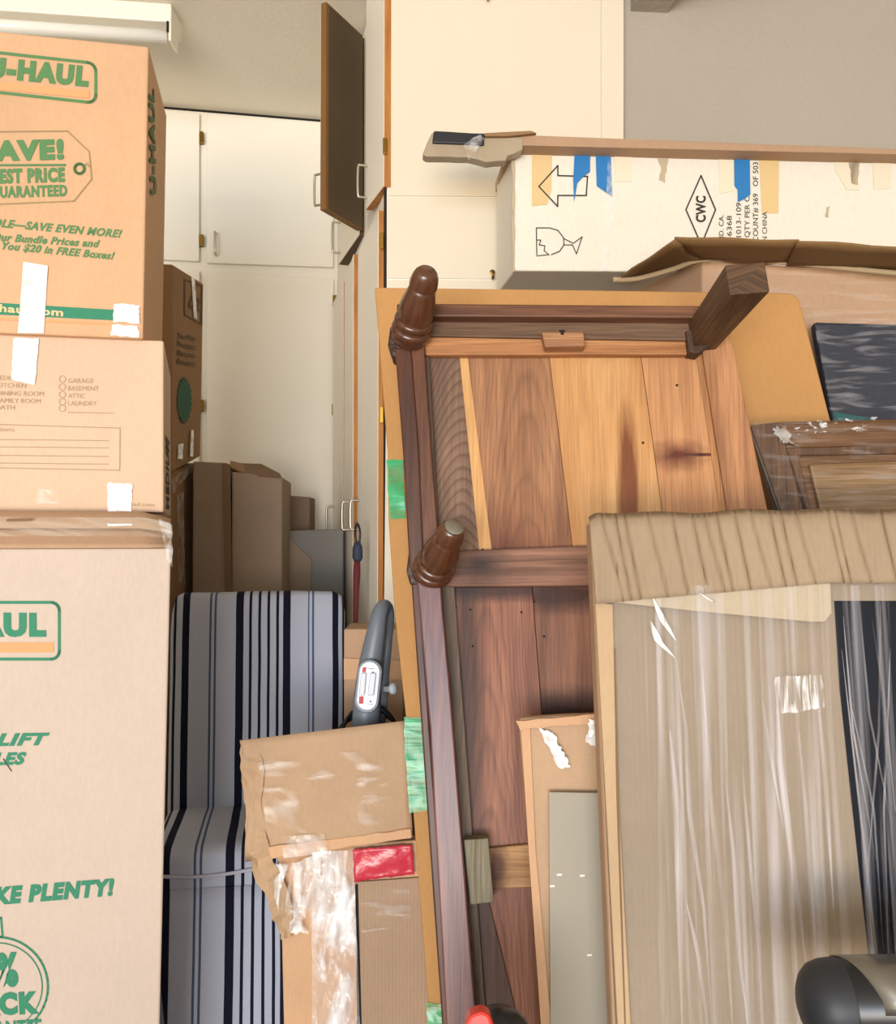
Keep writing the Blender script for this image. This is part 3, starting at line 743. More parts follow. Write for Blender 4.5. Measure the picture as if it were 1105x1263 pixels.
chair_block('seat', xl, xr, yf, CHY + .02, zs - .13, zs + .012, .03, ch, yfun=None)
def pleat(x0, x1, y, k=22):
    rows = []
    for i in range(13):
        z = (zs - .08) * (1 - i / 12) + .01; row = []
        for j in range(k + 1):
            x = x0 + (x1 - x0) * j / k
            row.append(V((x, y - .006 - .05 * (i / 12) * (1 if y < 2 else 0) + .010 * (i / 12) * math.sin(x * 55), z)))
        rows.append(row)
    return rows
sheet('front_skirt', pleat(xl, xr, yf + .005), M['stripe'], ch, lambda p: ((p.x - xl) / wd, p.z), .004)
for x, s in ((xl, -1), (xr, 1)):
    rows = [[V((x + s * (.004 + .03 * i / 12 + .006 * math.sin(j * 1.7) * i / 12), yf + (CHY + .05 - yf) * j / 12, (zs - .08) * (1 - i / 12) + .01)) for j in range(13)] for i in range(13)]
    sheet('side_skirt', rows, M['stripe'], ch, lambda p: ((p.y - yf) / wd * 1.0, p.z), .004)
sheet('back_skirt', [[V((xl + wd * j / 8, CHY + .07, .45 * (1 - i / 6) + .01)) for j in range(9)] for i in range(7)], M['stripe'], ch, lambda p: ((p.x - xl) / wd, p.z), .004)
# seam piping along the front of the seat and ties
M['piping'] = plain('slip_piping', 'b9b9c6', .9)
tube('piping', [V((xl + wd * j / 10, yf - .003, zs - .035 - .010 * math.sin(j * .6))) for j in range(11)], .004, M['piping'], ch, 8)
for k, (x0, z0, x1, z1) in enumerate(((xl + .004, zs - .04, xl + .05, zs - .42), (xl + .003, zs - .05, xl + .03, zs - .45))):
    rows = [[V((x0 + (x1 - x0) * t ** 1.3 + w_, yf - .012 - .07 * t, z0 + (z1 - z0) * t)) for w_ in (0, .014)] for t in [i / 8 for i in range(9)]]
    sheet('tie', rows, plain('tie_cloth', '6f7486', .9), ch, thick=.003)
for lx in (xl + .04, xr - .04):
    for ly in (yf + .04, CHY + .03):
        obox('leg', (lx - .02, ly - .02, 0), (.04, 0, 0), (0, .04, 0), (0, 0, zs - .12), plain('leg_wood', '3a2619', .4) if 'leg_wood' not in bpy.data.materials else bpy.data.materials['leg_wood'], ch)

ch.rotation_euler = (0, 0, R(10))
# ---------------------------------------------------------------- upright vacuum
VY = 1.88
M['vac'] = plain('vacuum_grey_plastic', '6c747e', .42, var=.03); M['vac_dark'] = plain('vacuum_dark_rubber', '3b3e44', .6)
M['vac_pale'] = plain('vacuum_silver_plastic', 'c3c9d4', .3)
va = thing('upright_vacuum', V((W(450, 900, VY).x, VY + .02, 0)), 'grey upright vacuum cleaner with curved handle and silver switch plate', 'vacuum cleaner')
hp = [(449, 1060, 0, .0), (450, 960, 0, 17), (451, 905, 0, 17.5), (453, 860, 0, 16.5), (457, 820, 0, 14.5), (463, 785, 0, 12), (467, 762, .006, 10), (471, 750, .02, 9), (476, 748, .04, 8), (479.5, 758, .055, 7),
      (478, 790, .065, 6), (474, 830, .06, 6.5), (470, 870, .05, 8), (463, 910, .04, 9)]
pts = smoothpts([W(a, b, VY + c) for a, b, c, d in hp], 5); rad = []
ds = [17] + [d for *_, d in hp[1:]]
for i in range(len(hp) - 1):
    for j in range(5): rad.append((ds[i] + (ds[i + 1] - ds[i]) * j / 5) / F * VY)
rad.append(ds[-1] / F * VY)
tube('handle', pts, rad, M['vac'], va, 18)
VF = Fr(W(452, 850, VY - .036), 0, 4)
def capsule(cx, y0, y1, r, dx=0, n=8):
    o = []
    for i in range(n + 1): g = R(180 + 180 * i / n); o.append((cx + dx + r * math.cos(g), y0 + r + r * math.sin(g)))
    for i in range(n + 1): g = R(180 * i / n); o.append((cx + r * math.cos(g), y1 - r + r * math.sin(g)))
    return o
prism('switch_surround', VF, capsule(452, 813, 880, 15.5, 4), .006, .03, plain('slate_plastic', '5a6673', .4), va, .002)
pl = prism('switch_plate', VF, capsule(452.3, 816, 876, 12.5, 3.6), .010, .01, M['vac_pale'], va, .001)
for x0, x1, dx in ((442.5, 449.5, 2.5), (453, 461, 3)):
    prism('slider', VF, [(x0 + dx, 830), (x1 + dx, 830), (x1, 858), (x0, 858)], .016, .006, plain('slider_grey', 'c4c9d2', .4) if 'slider_grey' not in bpy.data.materials else bpy.data.materials['slider_grey'], pl, .002)
RD = plain('red_print', 'b4142c', .5)
flat('red_icon', VF, [(447.5, 823), (452, 823), (451, 829), (446.5, 829)], .0101, RD, pl)
flat('red_icon', VF, [(443, 859), (448.5, 859), (448, 868), (442.5, 868)], .0101, RD, pl)
for x, y in ((460, 829), (457, 865)): flat('dark_icon', VF, [(x - 1.4, y + 1), (x, y - 1.6), (x + 1.4, y + 1)], .0101, M['black_ink'], pl)
text('printed_lettering', 'CARPET', VF, (452.5, 825), (462, 826), 1.6, M['black_ink'], pl, off=.011)
text('printed_lettering', 'FLOOR', VF, (453.5, 869), (460, 869.5), 1.4, M['black_ink'], pl, off=.011)
lathe('cord_hook', W(474, 850, VY + .03), (.9, -.3, .1), [(0, .006), (.012, .007), (.016, .012), (.024, .012), (.028, .006)], M['vac_pale'], va, 14)
M['cord'] = plain('black_cord', '16171a', .4)
for k in range(6):
    c = W(456, 918, VY + .02 + k * .008); rx = .062 + .003 * k; rz = .085 - .004 * k
    tube('power_cord', [c + V((rx * math.cos(g), .01 * math.sin(3 * g + k), rz * math.sin(g))) for g in [2 * math.pi * i / 28 for i in range(28)]], .0035, M['cord'], va, 6, closed=True)
bpv = W(451, 1010, VY)
obox('body', V((bpv.x - .04, VY - .03, .15)), (.11, 0, 0), (0, .08, 0), (0, 0, bpv.z - .18 + .05), M['vac'], va, .03)
obox('floor_head', V((bpv.x - .06, VY - .04, 0.)), (.20, 0, 0), (0, .12, 0), (0, 0, .15), M['vac_dark'], va, .03)

# ---------------------------------------------------------------- leaning goods: common plane
TB = Fr(W(700, 660, 1.66), -2, 9)
CO = -.16      # flat carton lies this far behind the table's underside
fc = thing('flat_carton', V((.15, 1.55, 0)), 'large flat orange-tan carton with green tape leaning behind the wooden table', 'box')
def down(fr, p, off, q):
    """pixel where the line p->q reaches the floor on the plane"""
    a = fr.p(p[0], p[1], off); b = fr.p(q[0], q[1], off); t = a.z / (a.z - b.z) * .999; return a + (b - a) * t
def wprism(name, fr, pts, thick, mat, parent, bev=0, label=None):
    """prism from world points lying on a plane parallel to fr"""
    fv = [V(p) for p in pts]; bv = [v - fr.n * thick for v in fv]; n = len(fv)
    faces = [list(range(n)), list(range(2 * n - 1, n - 1, -1))] + [[i, (i + 1) % n, n + (i + 1) % n, n + i] for i in range(n)]
    uv = [fr.uv(v) for v in fv]; k = .7 * thick
    uvs = [list(uv), uv[::-1]] + [[uv[i], uv[(i + 1) % n], (uv[(i + 1) % n][0] + k, uv[(i + 1) % n][1] + k), (uv[i][0] + k, uv[i][1] + k)] for i in range(n)]
    mn = min(v.z for v in fv + bv)
    o = make(name, fv + bv, faces, uvs, mat, parent, label=label)
    if bev: bevel(o, bev)
    return o
P = lambda x, y, off=CO: TB.p(x, y, off)
cb = down(TB, (500, 880), CO, (530, 1263)); cbr = down(TB, (985, 362), CO, (1025, 520))
wprism('carton_body', TB, [P(462, 354), P(700, 357), P(975, 361), P(986, 368), P(1025, 520), cbr, cb, P(500, 880), P(487, 760), P(479, 640), P(478, 560)], .04, M['kraft_orange'], fc, .004)
for q in (((476, 567), (497, 567), (500, 640), (481, 640)), ((498, 885), (522, 885), (526, 938), (500, 938)), ((500, 932), (526, 936), (533, 1000), (505, 1002)), ((525, 1237), (552, 1240), (556, 1280), (530, 1280))):
    psheet('film_green_tape', TB, q, CO + .004, 6, 10, .003, 30, M['tape_green'], fc, edge=.8)

# ---------------------------------------------------------------- wooden table, underside towards us
tb = thing('wooden_table', V((.2, 1.45, 0)), 'antique dark wood table on its side showing plank underside and turned legs', 'table')
ML = dict(r='r')
uv_ = lambda x, y: TB.uv(TB.p(x, y))
mah = wood('mahogany_rail', '4a2622', '7d4a3c', 'v', 1.2, .45, fine=.3); mah2 = wood('dark_rail', '3a1c12', '62371f', 'v', 1., .4, fine=.3)
mahu = wood('mahogany_rail_across', '54301f', '80553b', 'u', 1., .5, fine=.3); lightu = wood('pale_batten_across', '9a6238', 'c28a58', 'u', 1., .55, fine=.25)
wal_u = wood('walnut_cross_rail', '6e4a38', '9c705a', 'u', 1., .6, fine=.3, blobs=[(*uv_(590, 700), .05, .04, '6a5a5a', .9)])
def row_x(l, y):  # interpolate x at y along polyline l
    for (x0, y0), (x1, y1) in zip(l, l[1:]):
        if y0 <= y <= y1 or (x1, y1) == l[-1]: return x0 + (x1 - x0) * (y - y0) / (y1 - y0)
def dn(x, y, q, off=0): return down(TB, (x, y), off, q)
# table top slab (rim shows as the moulded dark edge)
wprism('table_top', TB, [TB.p(489, 374, -.022), TB.p(893, 378, -.022), TB.p(947, 625, -.022), dn(893, 378, (947, 625), -.022), dn(494, 470, (553, 1263), -.022), TB.p(494, 470, -.022)], .026, mah2, tb, .004)
# upper planks
wA = wood('plank_dark_figured', '5d4233', '927058', 'v', .8, .6, cath=(uv_(572, 600)[0], 26., .024, .45), fine=.2)
wB = wood('plank_sapwood', 'b9854e', 'd6a66c', 'v', .6, .55, fine=.15)
wC = wood('plank_walnut', '8a5c3e', 'b3815a', 'v', .7, .6, cath=(uv_(650, 640)[0], 90., .09, .22), fine=.25, blobs=[(*uv_(625, 690), .12, .10, 'b08a7c', .9)])
wD = wood('plank_sapwood_wide', 'b37c46', 'd6a871', 'v', .6, .55, fine=.15, seed=3., blobs=[(*uv_(775, 610), .021, .17, 'a98468', .35)])
wE = wood('plank_rosy', 'ab7448', 'cc9666', 'v', .6, .55, fine=.22, seed=5., blobs=[(*uv_(836, 562), .048, .026, '7e4a3e', .8), (*uv_(868, 561), .034, .0035, '7a3826', .5)])
wF = wood('plank_right_rail', '8e5c3a', 'bd875c', 'v', .8, .55, fine=.25, seed=8.)
def plank(poly, m, off=.002, th=.012, par=tb, name='plank', bev=.0008): return prism(name, TB, poly, off, th, m, par, bev)
plank([(522, 438), (566, 438), (606, 690), (530, 690)], wA)
plank([(566.4, 438), (577, 438), (608, 690), (592, 690)], wB, .0022)
plank([(577.4, 438), (677, 438), (709, 700), (608.4, 700)], wC, .0018)
plank([(677.4, 438), (790, 438), (826, 700), (709.4, 700)], wD, .0022)
plank([(790.4, 436), (866, 434), (905, 700), (826.4, 700)], wE, .0018)
plank([(859, 440), (868, 437), (907, 700), (898, 700)], wood('ledge_strip', 'a06a3e', 'c08a58', 'v', 1., .5), .004, .004, name='ledge')
plank([(864, 420), (901, 410), (951, 650), (965, 720), (915, 720), (900, 650)], wF, .012, .014, name='side_rail', bev=.002)
# nail holes
for x, y in ((835, 475), (793, 546), (557, 655), (595, 678)):
    prism('nail_hole', TB, [(x + 1.6 * math.cos(R(a)), y + 1.6 * math.sin(R(a))) for a in range(0, 360, 45)], .0032, .001, M['dark'], tb)
# top aprons across
prism('top_apron', TB, [(514, 374), (890, 377), (884, 392), (512, 390)], .058, .075, mahu, tb, .003)
prism('apron_inner_face', TB, [(512, 389), (870, 392), (862, 420), (512, 414)], .030, .03, wood('apron_inner', '5a3f2c', '84664c', 'u', 1., .6), tb, .002)
prism('batten', TB, [(522, 414), (860, 418), (853, 437), (524, 438)], .022, .020, lightu, tb, .003)
bkp = prism('glue_block', TB, [(668, 409), (720, 409), (722, 427), (672, 428)], .052, .03, wood('block_wood', '8a5c3c', 'b3835c', 'u', 1., .6), tb, .003)
prism('block_notch', TB, [(690, 407), (697, 407), (695, 413), (692, 413)], .0525, .01, M['dark'], bkp)
# left rails
lrail = [(503, 440), (522, 440), (536, 560), (546, 720), (560, 800), (600, 1263)]
prism('left_apron', TB, [(487, 430), (507, 425), (517, 560), (523, 700), (533, 706), (516, 720), (505, 700), (497, 560)], .045, .06, mah2, tb, .003)
prism('left_inner_rail', TB, [(500, 415), (522, 415), (532, 560), (545, 720), (519, 720), (512, 560)], .040, .05, wood('inner_rail', '4e2c1c', '7c4a2e', 'v', 1.1, .45), tb, .002)
prism('corner_fillet', TB, [(520, 440), (529, 440), (544, 700), (534, 700)], .020, .02, wood('fillet_wood', '4c3a30', '6d5646', 'v', 1., .6), tb, .001)
w = [TB.p(514, 715, .060), TB.p(543, 714, .060), TB.p(556, 860, .060), down(TB, (556, 860), .060, (588, 1263)), down(TB, (530, 900), .060, (550, 1263)), TB.p(530, 900, .060)]
wprism('left_apron', TB, w, .062, wood('mahogany_lit', '47222a', '7c4a42', 'v', 1.3, .38, fine=.35, spec=.6), tb, .003)
w = [TB.p(507, 715, .035), TB.p(517, 715, .035), down(TB, (517, 715), .035, (556, 1263)), down(TB, (509, 715), .035, (546, 1263))]
wprism('rail_moulding', TB, w, .05, mah2, tb, .003)
w = [TB.p(540, 722, .016), TB.p(560, 722, .016), down(TB, (560, 722), .016, (600, 1263)), down(TB, (543, 722), .016, (585, 1263))]
wprism('corner_fillet', TB, w, .016, wood('fillet_grey', '4e3f33', '75604d', 'v', 1., .6), tb, .001)
# middle cross rail
prism('cross_rail', TB, [(548, 680), (760, 671), (790, 671), (790, 722), (560, 724), (545, 722)], .022, .022, wal_u, tb, .003)
# lower planks
wG = wood('plank_red_walnut', '7e4a38', 'ac7458', 'v', .8, .55, cath=(uv_(600, 900)[0], 150., .11, .32), fine=.25, blobs=[(*uv_(575, 900), .035, .5, '8a807c', .6), (*uv_(620, 728), .2, .02, '84706a', .6)])
wH = wood('plank_dull_walnut', '6d4634', '986850', 'v', .8, .6, fine=.25, seed=11., blobs=[(*uv_(690, 735), .12, .03, '84706a', .6), (*uv_(690, 880), .12, .04, '6a5a58', .8)])
w = [TB.p(557, 725, .001), TB.p(656, 723, .001), down(TB, (656, 723), .001, (668, 880)), down(TB, (560, 740), .001, (595, 1263))]
wprism('plank', TB, w, .012, wG, tb, .0008)
w = [TB.p(656.6, 723, .0), TB.p(800, 722, .0), down(TB, (800, 722), .0, (850, 1000)), down(TB, (656.6, 723), .0, (668.6, 880))]
wprism('plank', TB, w, .012, wH, tb, .0008)
for x, y in ((562, 748), (580, 752), (643, 755), (583, 797), (659, 742), (671, 785), (575, 712)):
    prism('nail_hole', TB, [(x + 1.5 * math.cos(R(a)), y + 1.5 * math.sin(R(a))) for a in range(0, 360, 45)], .0028, .001, M['dark'], tb)
prism('lower_batten', TB, [(578, 1048), (660, 1041), (720, 1041), (720, 1092), (590, 1098)], .012, .012, wood('raw_batten', '9c6c40', 'c89a66', 'u', .7, .6, blobs=[(*uv_(612, 1070), .02, .05, '8a6a50', .6)]), tb, .002)
prism('grey_block', TB, [(572, 1036), (602, 1034), (609, 1113), (580, 1116)], .048, .046, wood('grey_block_wood', '6c6350', '978d76', 'v', 1.4, .7), tb, .002)
prism('lower_side_piece', TB, [(586, 1112), (600, 1100), (640, 1263), (650, 1400), (606, 1400), (594, 1263)], .006, .006, wood('dark_low', '45322a', '6d5244', 'v', 1., .6), tb, .001)
# turned legs (stubs) - carved square block, rings, tapering ball foot
M['legwood'] = wood('turned_leg_wood', '3c2014', '6b4026', 'v', 1., .25, fine=.2, spec=.7)
def turned(bpx, tpx, k, cap, name='leg'):
    A = TB.p(bpx[0], bpx[1], .045); Bt = W(tpx[0], tpx[1], A.y - .105); ax = Bt - A; L = ax.length
    pr = [(-.08, .036), (.0, .037), (.02, .040), (.05, .042), (.09, .042), (.12, .0395), (.13, .036), (.15, .0355), (.165, .038), (.19, .0405), (.225, .0405), (.25, .038), (.26, .035), (.29, .0345),
          (.36, .0365), (.44, .0365), (.52, .0345), (.60, .0315), (.68, .0285), (.73, .0262), (.74, .0245), (.755, .0245), (.765, .0285), (.82, .0285), (.90, .0262), (.96, .0225), (1., .017)]
    lg = lathe(name, A, ax, [(h * L, r * k) for h, r in pr], M['legwood'], tb, 32)
    if cap: lathe('metal_glide', A + ax * .985, ax, [(0, .0170), (.004, .0170), (.0065, .012)], plain('steel_glide', 'a9a6a2', .3, 1.), lg, 20)
    return lg, A, ax
l1, A1_, ax1 = turned((506, 412), (527, 333), .92, False)
l2, A2_, ax2 = turned((532, 706), (560, 650), .90, True)
carv = plain('carved_wood', '3a2016', .4, bump=.8, bscale=90)
prism('leg_block', TB, [(481, 402), (510, 385), (520, 400), (512, 432), (496, 440), (483, 440), (478, 425)], .036, .05, carv, tb, .004)
prism('leg_block', TB, [(504, 680), (516, 672), (545, 690), (552, 712), (535, 716), (514, 720), (506, 722), (501, 705)], .040, .05, carv, tb, .004)
# square leg at the far corner pointing out at us
sA = TB.p(862, 420, .0); tip = W(922, 343, sA.y - .25); ax = (tip - sA); rx = V((1, 0, .08)).normalized(); ry = ax.cross(rx).normalized()
hw = .034
cs = [(-1, -1), (1, -1), (1, 1), (-1, 1)]
vs = [sA + rx * a * hw * .75 + ry * b * hw * .75 for a, b in cs] + [sA + ax + rx * a * hw * .98 + ry * b * hw * .8 for a, b in cs]
fs = [[3, 2, 1, 0], [4, 5, 6, 7]] + [[i, (i + 1) % 4, 4 + (i + 1) % 4, 4 + i] for i in range(4)]
sq = make('leg', vs, fs, [(0, 0), (.05, 0), (.1, 0), (.15, 0), (0, .3), (.05, .3), (.1, .3), (.15, .3)], wood('square_leg_wood', '3e2b1e', '745539', 'v', 1.4, .6, fine=.4), tb); bevel(sq, .003)
prism('corner_block', TB, [(846, 408), (862, 404), (880, 420), (862, 436), (850, 434)], .040, .036, wood('corner_block_wood', '352318', '54392a', 'v', 1., .6), tb, .002)

# ---------------------------------------------------------------- white printed carton on the right stack
CW = Fr(W(634, 260, 2.06), 3, 0)
tl, tr_, br_, bl_ = CW.p(634, 180), CW.p(1290, 196), CW.p(1290, 338), CW.p(634, 334)
Dc = V((-.03, .20, 0))
wc = thing('white_carton', (tl + br_) / 2 + V((0, .1, -.15)), 'long white carton with black fragile symbols and blue tape strips', 'box')
M['white_card'] = cardboard('white_faced_board', 'e3dccd', flute=.04, var=.03)
hexa('carton_body', [tl, tr_, br_, bl_], [tl + Dc, tr_ + Dc, br_ + Dc, bl_ + Dc], M['white_card'], wc, 14, .0, .0005)
CK = M['black_ink']; CO2 = .0020
outline(CW, [(664.6, 230), (688, 204), (688, 216.5), (724.6, 217.5), (723, 241), (688, 241), (687.7, 254.5)], 1.6, CK, wc, 'printed_arrow', CO2)
outline(CW, [(662, 314), (661.5, 281), (678, 281), (688, 284), (695, 293), (695.5, 302), (690, 310), (680, 314)], 1.2, CK, wc, 'printed_glass', CO2, closed=False)
outline(CW, [(662, 296), (667, 296), (665, 302), (672, 303), (671, 309), (677, 314), (662, 315.5)], 1.1, CK, wc, 'printed_glass', CO2, closed=False)
outline(CW, [(695, 294), (707, 300), (718, 292), (711, 313), (706, 302), (695, 302)], 1.1, CK, wc, 'printed_glass', CO2, closed=False)
outline(CW, [(864.6, 216.5), (882.5, 258.5), (865, 302), (846, 258.5)], 1.7, CK, wc, 'printed_diamond', CO2)
def vt(s, x, y0, y1, h, b=.0): text('printed_lettering', s, CW, (x, y0), (x, y1), h, CK, wc, off=.0022, bold=b, vec=(-1, 0))
vt('CWC', 870, 274, 241.5, 11.5, .035); vt('IND. CA.', 892.5, 300, 265, 6); vt('256368', 902.5, 304, 266, 6.2)
vt('9-1013-109', 914, 304, 250, 6.2); vt('UNIT QTY PER CTN', 924.5, 320, 228, 6.2); vt('CTN COUNT# 369   OF 503', 935, 322, 200, 6.4); vt('MADE IN CHINA', 946, 326, 261, 6)
def ctape(poly, m, name='tape', off=.0027, nm=None): return flat(name, CW, poly, off, M[m], wc, thick=.0008)
ctape([(656, 181.5), (681, 181.5), (680, 234), (675, 252), (656, 254)], 'tape_tan', off=.0010)
ctape([(936, 189), (961, 190), (960, 263), (940, 263)], 'tape_tan', off=.0010)
ctape([(709, 182), (728, 182), (727.7, 212), (720, 217), (712, 226), (708, 249), (707, 221)], 'tape_blue')
ctape([(734.5, 182), (753, 182), (755, 242), (743, 234), (736, 229)], 'tape_blue')
ctape([(905.5, 187), (924.6, 188), (925.5, 240), (917, 246), (910, 249), (910, 234), (906, 229)], 'tape_blue')
for q in ([(757, 183), (781, 184), (779, 224), (759, 224)], [(886, 187), (905, 187), (904, 236), (888, 239)], [(1030, 193), (1058, 194), (1060, 234), (1044, 234), (1030, 210)], [(1076, 194), (1100, 195), (1099, 232), (1078, 234)]):
    ctape(q, 'tape_pale', off=.0010)
M['scuff'] = plain('torn_board', 'b9a88c', .9)
for q in ([(793, 185), (835, 186), (826, 190), (822, 206), (820, 226), (813, 222), (815, 205), (810, 192)], [(1046, 190), (1062, 192), (1058, 228), (1050, 226)], [(1019, 256), (1024, 254), (1022, 268), (1018, 268)]):
    flat('torn_patch', CW, jag(q, 6, 1.2), .0012, M['scuff'], wc)
psheet('film_tape', CW, [(750, 182), (758, 182), (752, 334), (744, 334)], .0035, 3, 12, .0012, 30, M['tape_faint'], wc)
prism('edge_strip', CW, jag([(631, 181), (634.5, 181), (634, 336), (632, 335)], 12, .9), .007, .006, M['scuff'], wc, label='frayed torn corner edge')
for t in ((640, 328, 20), (692, 330, 26)):
    pass
# long flat strip carton lying on it
LB = Fr(W(634, 175, 2.01), 3, 0)
lbt = thing('long_flat_carton', LB.p(900, 186), 'long thin brown flat carton with taped black end lying on the white carton', 'box')
poly = [(597, 166), (625, 165), (1300, 197), (1300, 204), (640, 182), (597, 182)]
q = [LB.p(630, 166), LB.p(1300, 191), LB.p(1300, 195), LB.p(630, 179)]; Dl = V((-.02, .28, .0))
hexa('strip_body', q, [p + Dl for p in q], cardboard('kraft_mauve', 'b08f72', flute=.1), lbt, 10, .001, .001, bev=.001)
prism('black_end', LB, jag([(535, 161), (598, 164), (597, 179), (533, 176)], 20, .8), .009, .03, M['black_cloth'], lbt, .003)
prism('taped_end', LB, jag([(521, 190), (527, 175), (533, 163), (598, 167), (645, 170), (645, 184), (626, 192), (624, 198), (600, 200), (578, 194), (526, 193)], 14, .8), .002, .035, plain('greyed_wrapped_tape', 'a8967c', .45, bump=.7, bscale=30, var=.2), lbt, .003)
psheet('film_tape', LB, [(572, 178), (592, 166), (598, 172), (578, 199)], .012, 6, 8, .003, 50, M['tape_faint'], lbt, edge=1)
prism('torn_flap', LB, [(597, 164), (655, 161), (662, 164), (625, 168), (598, 168)], .012, .05, M['kraft_brown'], lbt, .001)

# ---------------------------------------------------------------- open carton under the white one
a = W(866, 322, 1.99); b = W(1300, 345, 1.975); c = W(776, 352, 2.28); zb0 = 1.30
ob = thing('open_box', V((a.x + .3, 2.1, zb0)), 'tape-covered brown carton with open flaps beneath the white carton', 'box')
fqu = [a, b, V((b.x, b.y, zb0)), V((a.x, a.y, zb0))]; d_ = V((b.x - .12, 2.24, b.z))
bq = [c, d_, V((d_.x, d_.y, zb0)), V((c.x, c.y, zb0))]
hexa('carton_body', fqu, bq, M['kraft'], ob, 8, .004, .003)
OB = Fr(a, math.degrees(math.atan2((b - a).y, (b - a).x)), 0)
psheet('film_tape', OB, [(880, 325), (1250, 342), (1250, 430), (885, 395)], .012, 60, 20, .004, 26, film('carton_film', .0, .25, (7, 70, 1), rough=.2, cut=(.5, .8), bump=.4, col='fff2e0'), ob, edge=1)
def quadsheet(name, quad, nx, ny, amp, mat, par, th=.005, sd=0):
    rows = []
    for i in range(ny + 1):
        row = []
        for j in range(nx + 1):
            s, t = j / nx, i / ny; p = (quad[0] * (1 - s) + quad[1] * s) * (1 - t) + (quad[3] * (1 - s) + quad[2] * s) * t
            row.append(p + V((0, -1, .5)) * amp * noise.noise(p * 9 + V((sd, 0, 0))))
        rows.append(row)
    return sheet(name, rows, mat, par, lambda p: (p.x, p.z), th)
M['flap_in'] = cardboard('flap_underside_shade', '84643f', flute=.08)  # darker kraft: shade of the down-facing flaps is put into the colour
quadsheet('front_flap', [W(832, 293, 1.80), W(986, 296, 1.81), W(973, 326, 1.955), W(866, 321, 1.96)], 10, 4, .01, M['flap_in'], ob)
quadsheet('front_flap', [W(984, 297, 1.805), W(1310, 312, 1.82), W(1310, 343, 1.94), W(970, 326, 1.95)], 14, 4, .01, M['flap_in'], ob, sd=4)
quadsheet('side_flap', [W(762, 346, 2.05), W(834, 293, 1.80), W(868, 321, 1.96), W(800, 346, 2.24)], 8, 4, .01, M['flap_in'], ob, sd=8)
tube('crushed_edge', smoothpts([W(756, 345, 2.03), W(785, 344, 2.04), W(830, 332, 2.0), W(862, 321, 1.955), W(905, 320, 1.95), W(985, 325, 1.945), W(1105, 337, 1.935), W(1200, 342, 1.93)], 4), .006, M['kraft_edge'], ob, 8)
for (q, sd) in (([(806, 346), (815, 344), (818, 356), (808, 358)], 0),):
    pass
# plain support carton hidden behind the leaning goods
hs = thing('cardboard_box', (1.0, 2.06, 0), 'large plain brown box standing behind the leaning goods, under the open carton', 'box')
hexa('carton_body', [V((.62, 2.02, 1.295)), V((1.25, 2.0, 1.295)), V((1.25, 2.0, 0)), V((.62, 2.02, 0))], [V((.57, 2.25, 1.295)), V((1.22, 2.22, 1.295)), V((1.22, 2.22, 0)), V((.57, 2.25, 0))], M['kraft_brown'], hs, 6)
# dark object in cling film
DK = Fr(W(1060, 450, 1.905), -2, 9)
db = thing('wrapped_bundle', V((DK.p(1140, 450).x, 1.76, 0)), 'black-navy panel wrapped in shiny cling film, upper right edge', 'bundle')
M['navy'] = plain('dark_navy_cloth', '262a36', .6, bump=.4, bscale=20, var=.3)
w = [DK.p(1004, 396), DK.p(1300, 404), down(DK, (1300, 404), 0, (1310, 600)), down(DK, (1004, 396), 0, (1027, 520))]
wprism('dark_panel', DK, w, .03, M['navy'], db, .008)
flat('teal_edge', DK, [(1028, 508), (1075, 516), (1075, 530), (1030, 530)], .001, plain('teal_cloth', '1f5a58', .7), db)
M['cling'] = film('cling_film', .01, .3, (9, 60, 1), rot=.25, rough=.16, cut=(.5, .8), bump=.5, detail=5., dist=.8)
psheet('film_wrap', DK, [(1002, 393), (1300, 398), (1300, 530), (1026, 522)], .004, 80, 40, .007, 30, M['cling'], db, stretch=(.4, 1.2))

# ---------------------------------------------------------------- wooden cabinet door in film
WD = Fr(W(1000, 560, 1.70), -1, 6)
wdn = thing('wrapped_cabinet_door', V((WD.p(1120, 600).x, 1.55, 0)), 'brown framed wooden panel in clear film beside the table, above the padded package', 'panel')
fw = wood('frame_wood', '60422a', '84603f', 'u', 1., .45); fwv = wood('frame_wood_v', '4d3626', '6f5039', 'v', 1., .45); pw = wood('panel_wood', '7c5f40', '9a7a54', 'u', .7, .5)
w = [WD.p(929, 525), WD.p(960, 520), WD.p(1300, 512), down(WD, (1300, 512), 0, (1320, 760)), down(WD, (929, 525), 0, (966, 628))]
wprism('backing', WD, w, .025, fw, wdn, .004)
prism('top_rail', WD, [(956, 522), (1300, 513), (1300, 546), (985, 552), (962, 540)], .012, .012, fw, wdn, .005)
w = [WD.p(930, 527, .013), WD.p(958, 524, .013), down(WD, (958, 524), .013, (1000, 680)), down(WD, (930, 527), .013, (966, 628))]
wprism('left_stile', WD, w, .013, fwv, wdn, .005)
prism('inner_moulding', WD, [(966, 552), (1300, 542), (1300, 556), (986, 562), (1016, 700), (1003, 700)], .008, .008, fwv, wdn, .003)
prism('raised_panel', WD, [(998, 572), (1300, 562), (1300, 760), (1042, 760)], .010, .010, pw, wdn, .006)
M['cling2'] = film('cling_film_soft', .0, .22, (8, 60, 1), rot=.15, rough=.18, cut=(.52, .82), bump=.5, detail=5., dist=.8, seed=4.)
psheet('film_wrap', WD, [(928, 521), (1300, 508), (1300, 700), (985, 700)], .018, 80, 40, .005, 30, M['cling2'], wdn, stretch=(.4, 1.2))
psheet('film_wrap', WD, [(952, 527), (970, 527), (976, 546), (962, 545)], .022, 14, 12, .004, 40, M['tape_faint'], wdn, edge=3)  # whitish patches painted as glints on the film, here and below
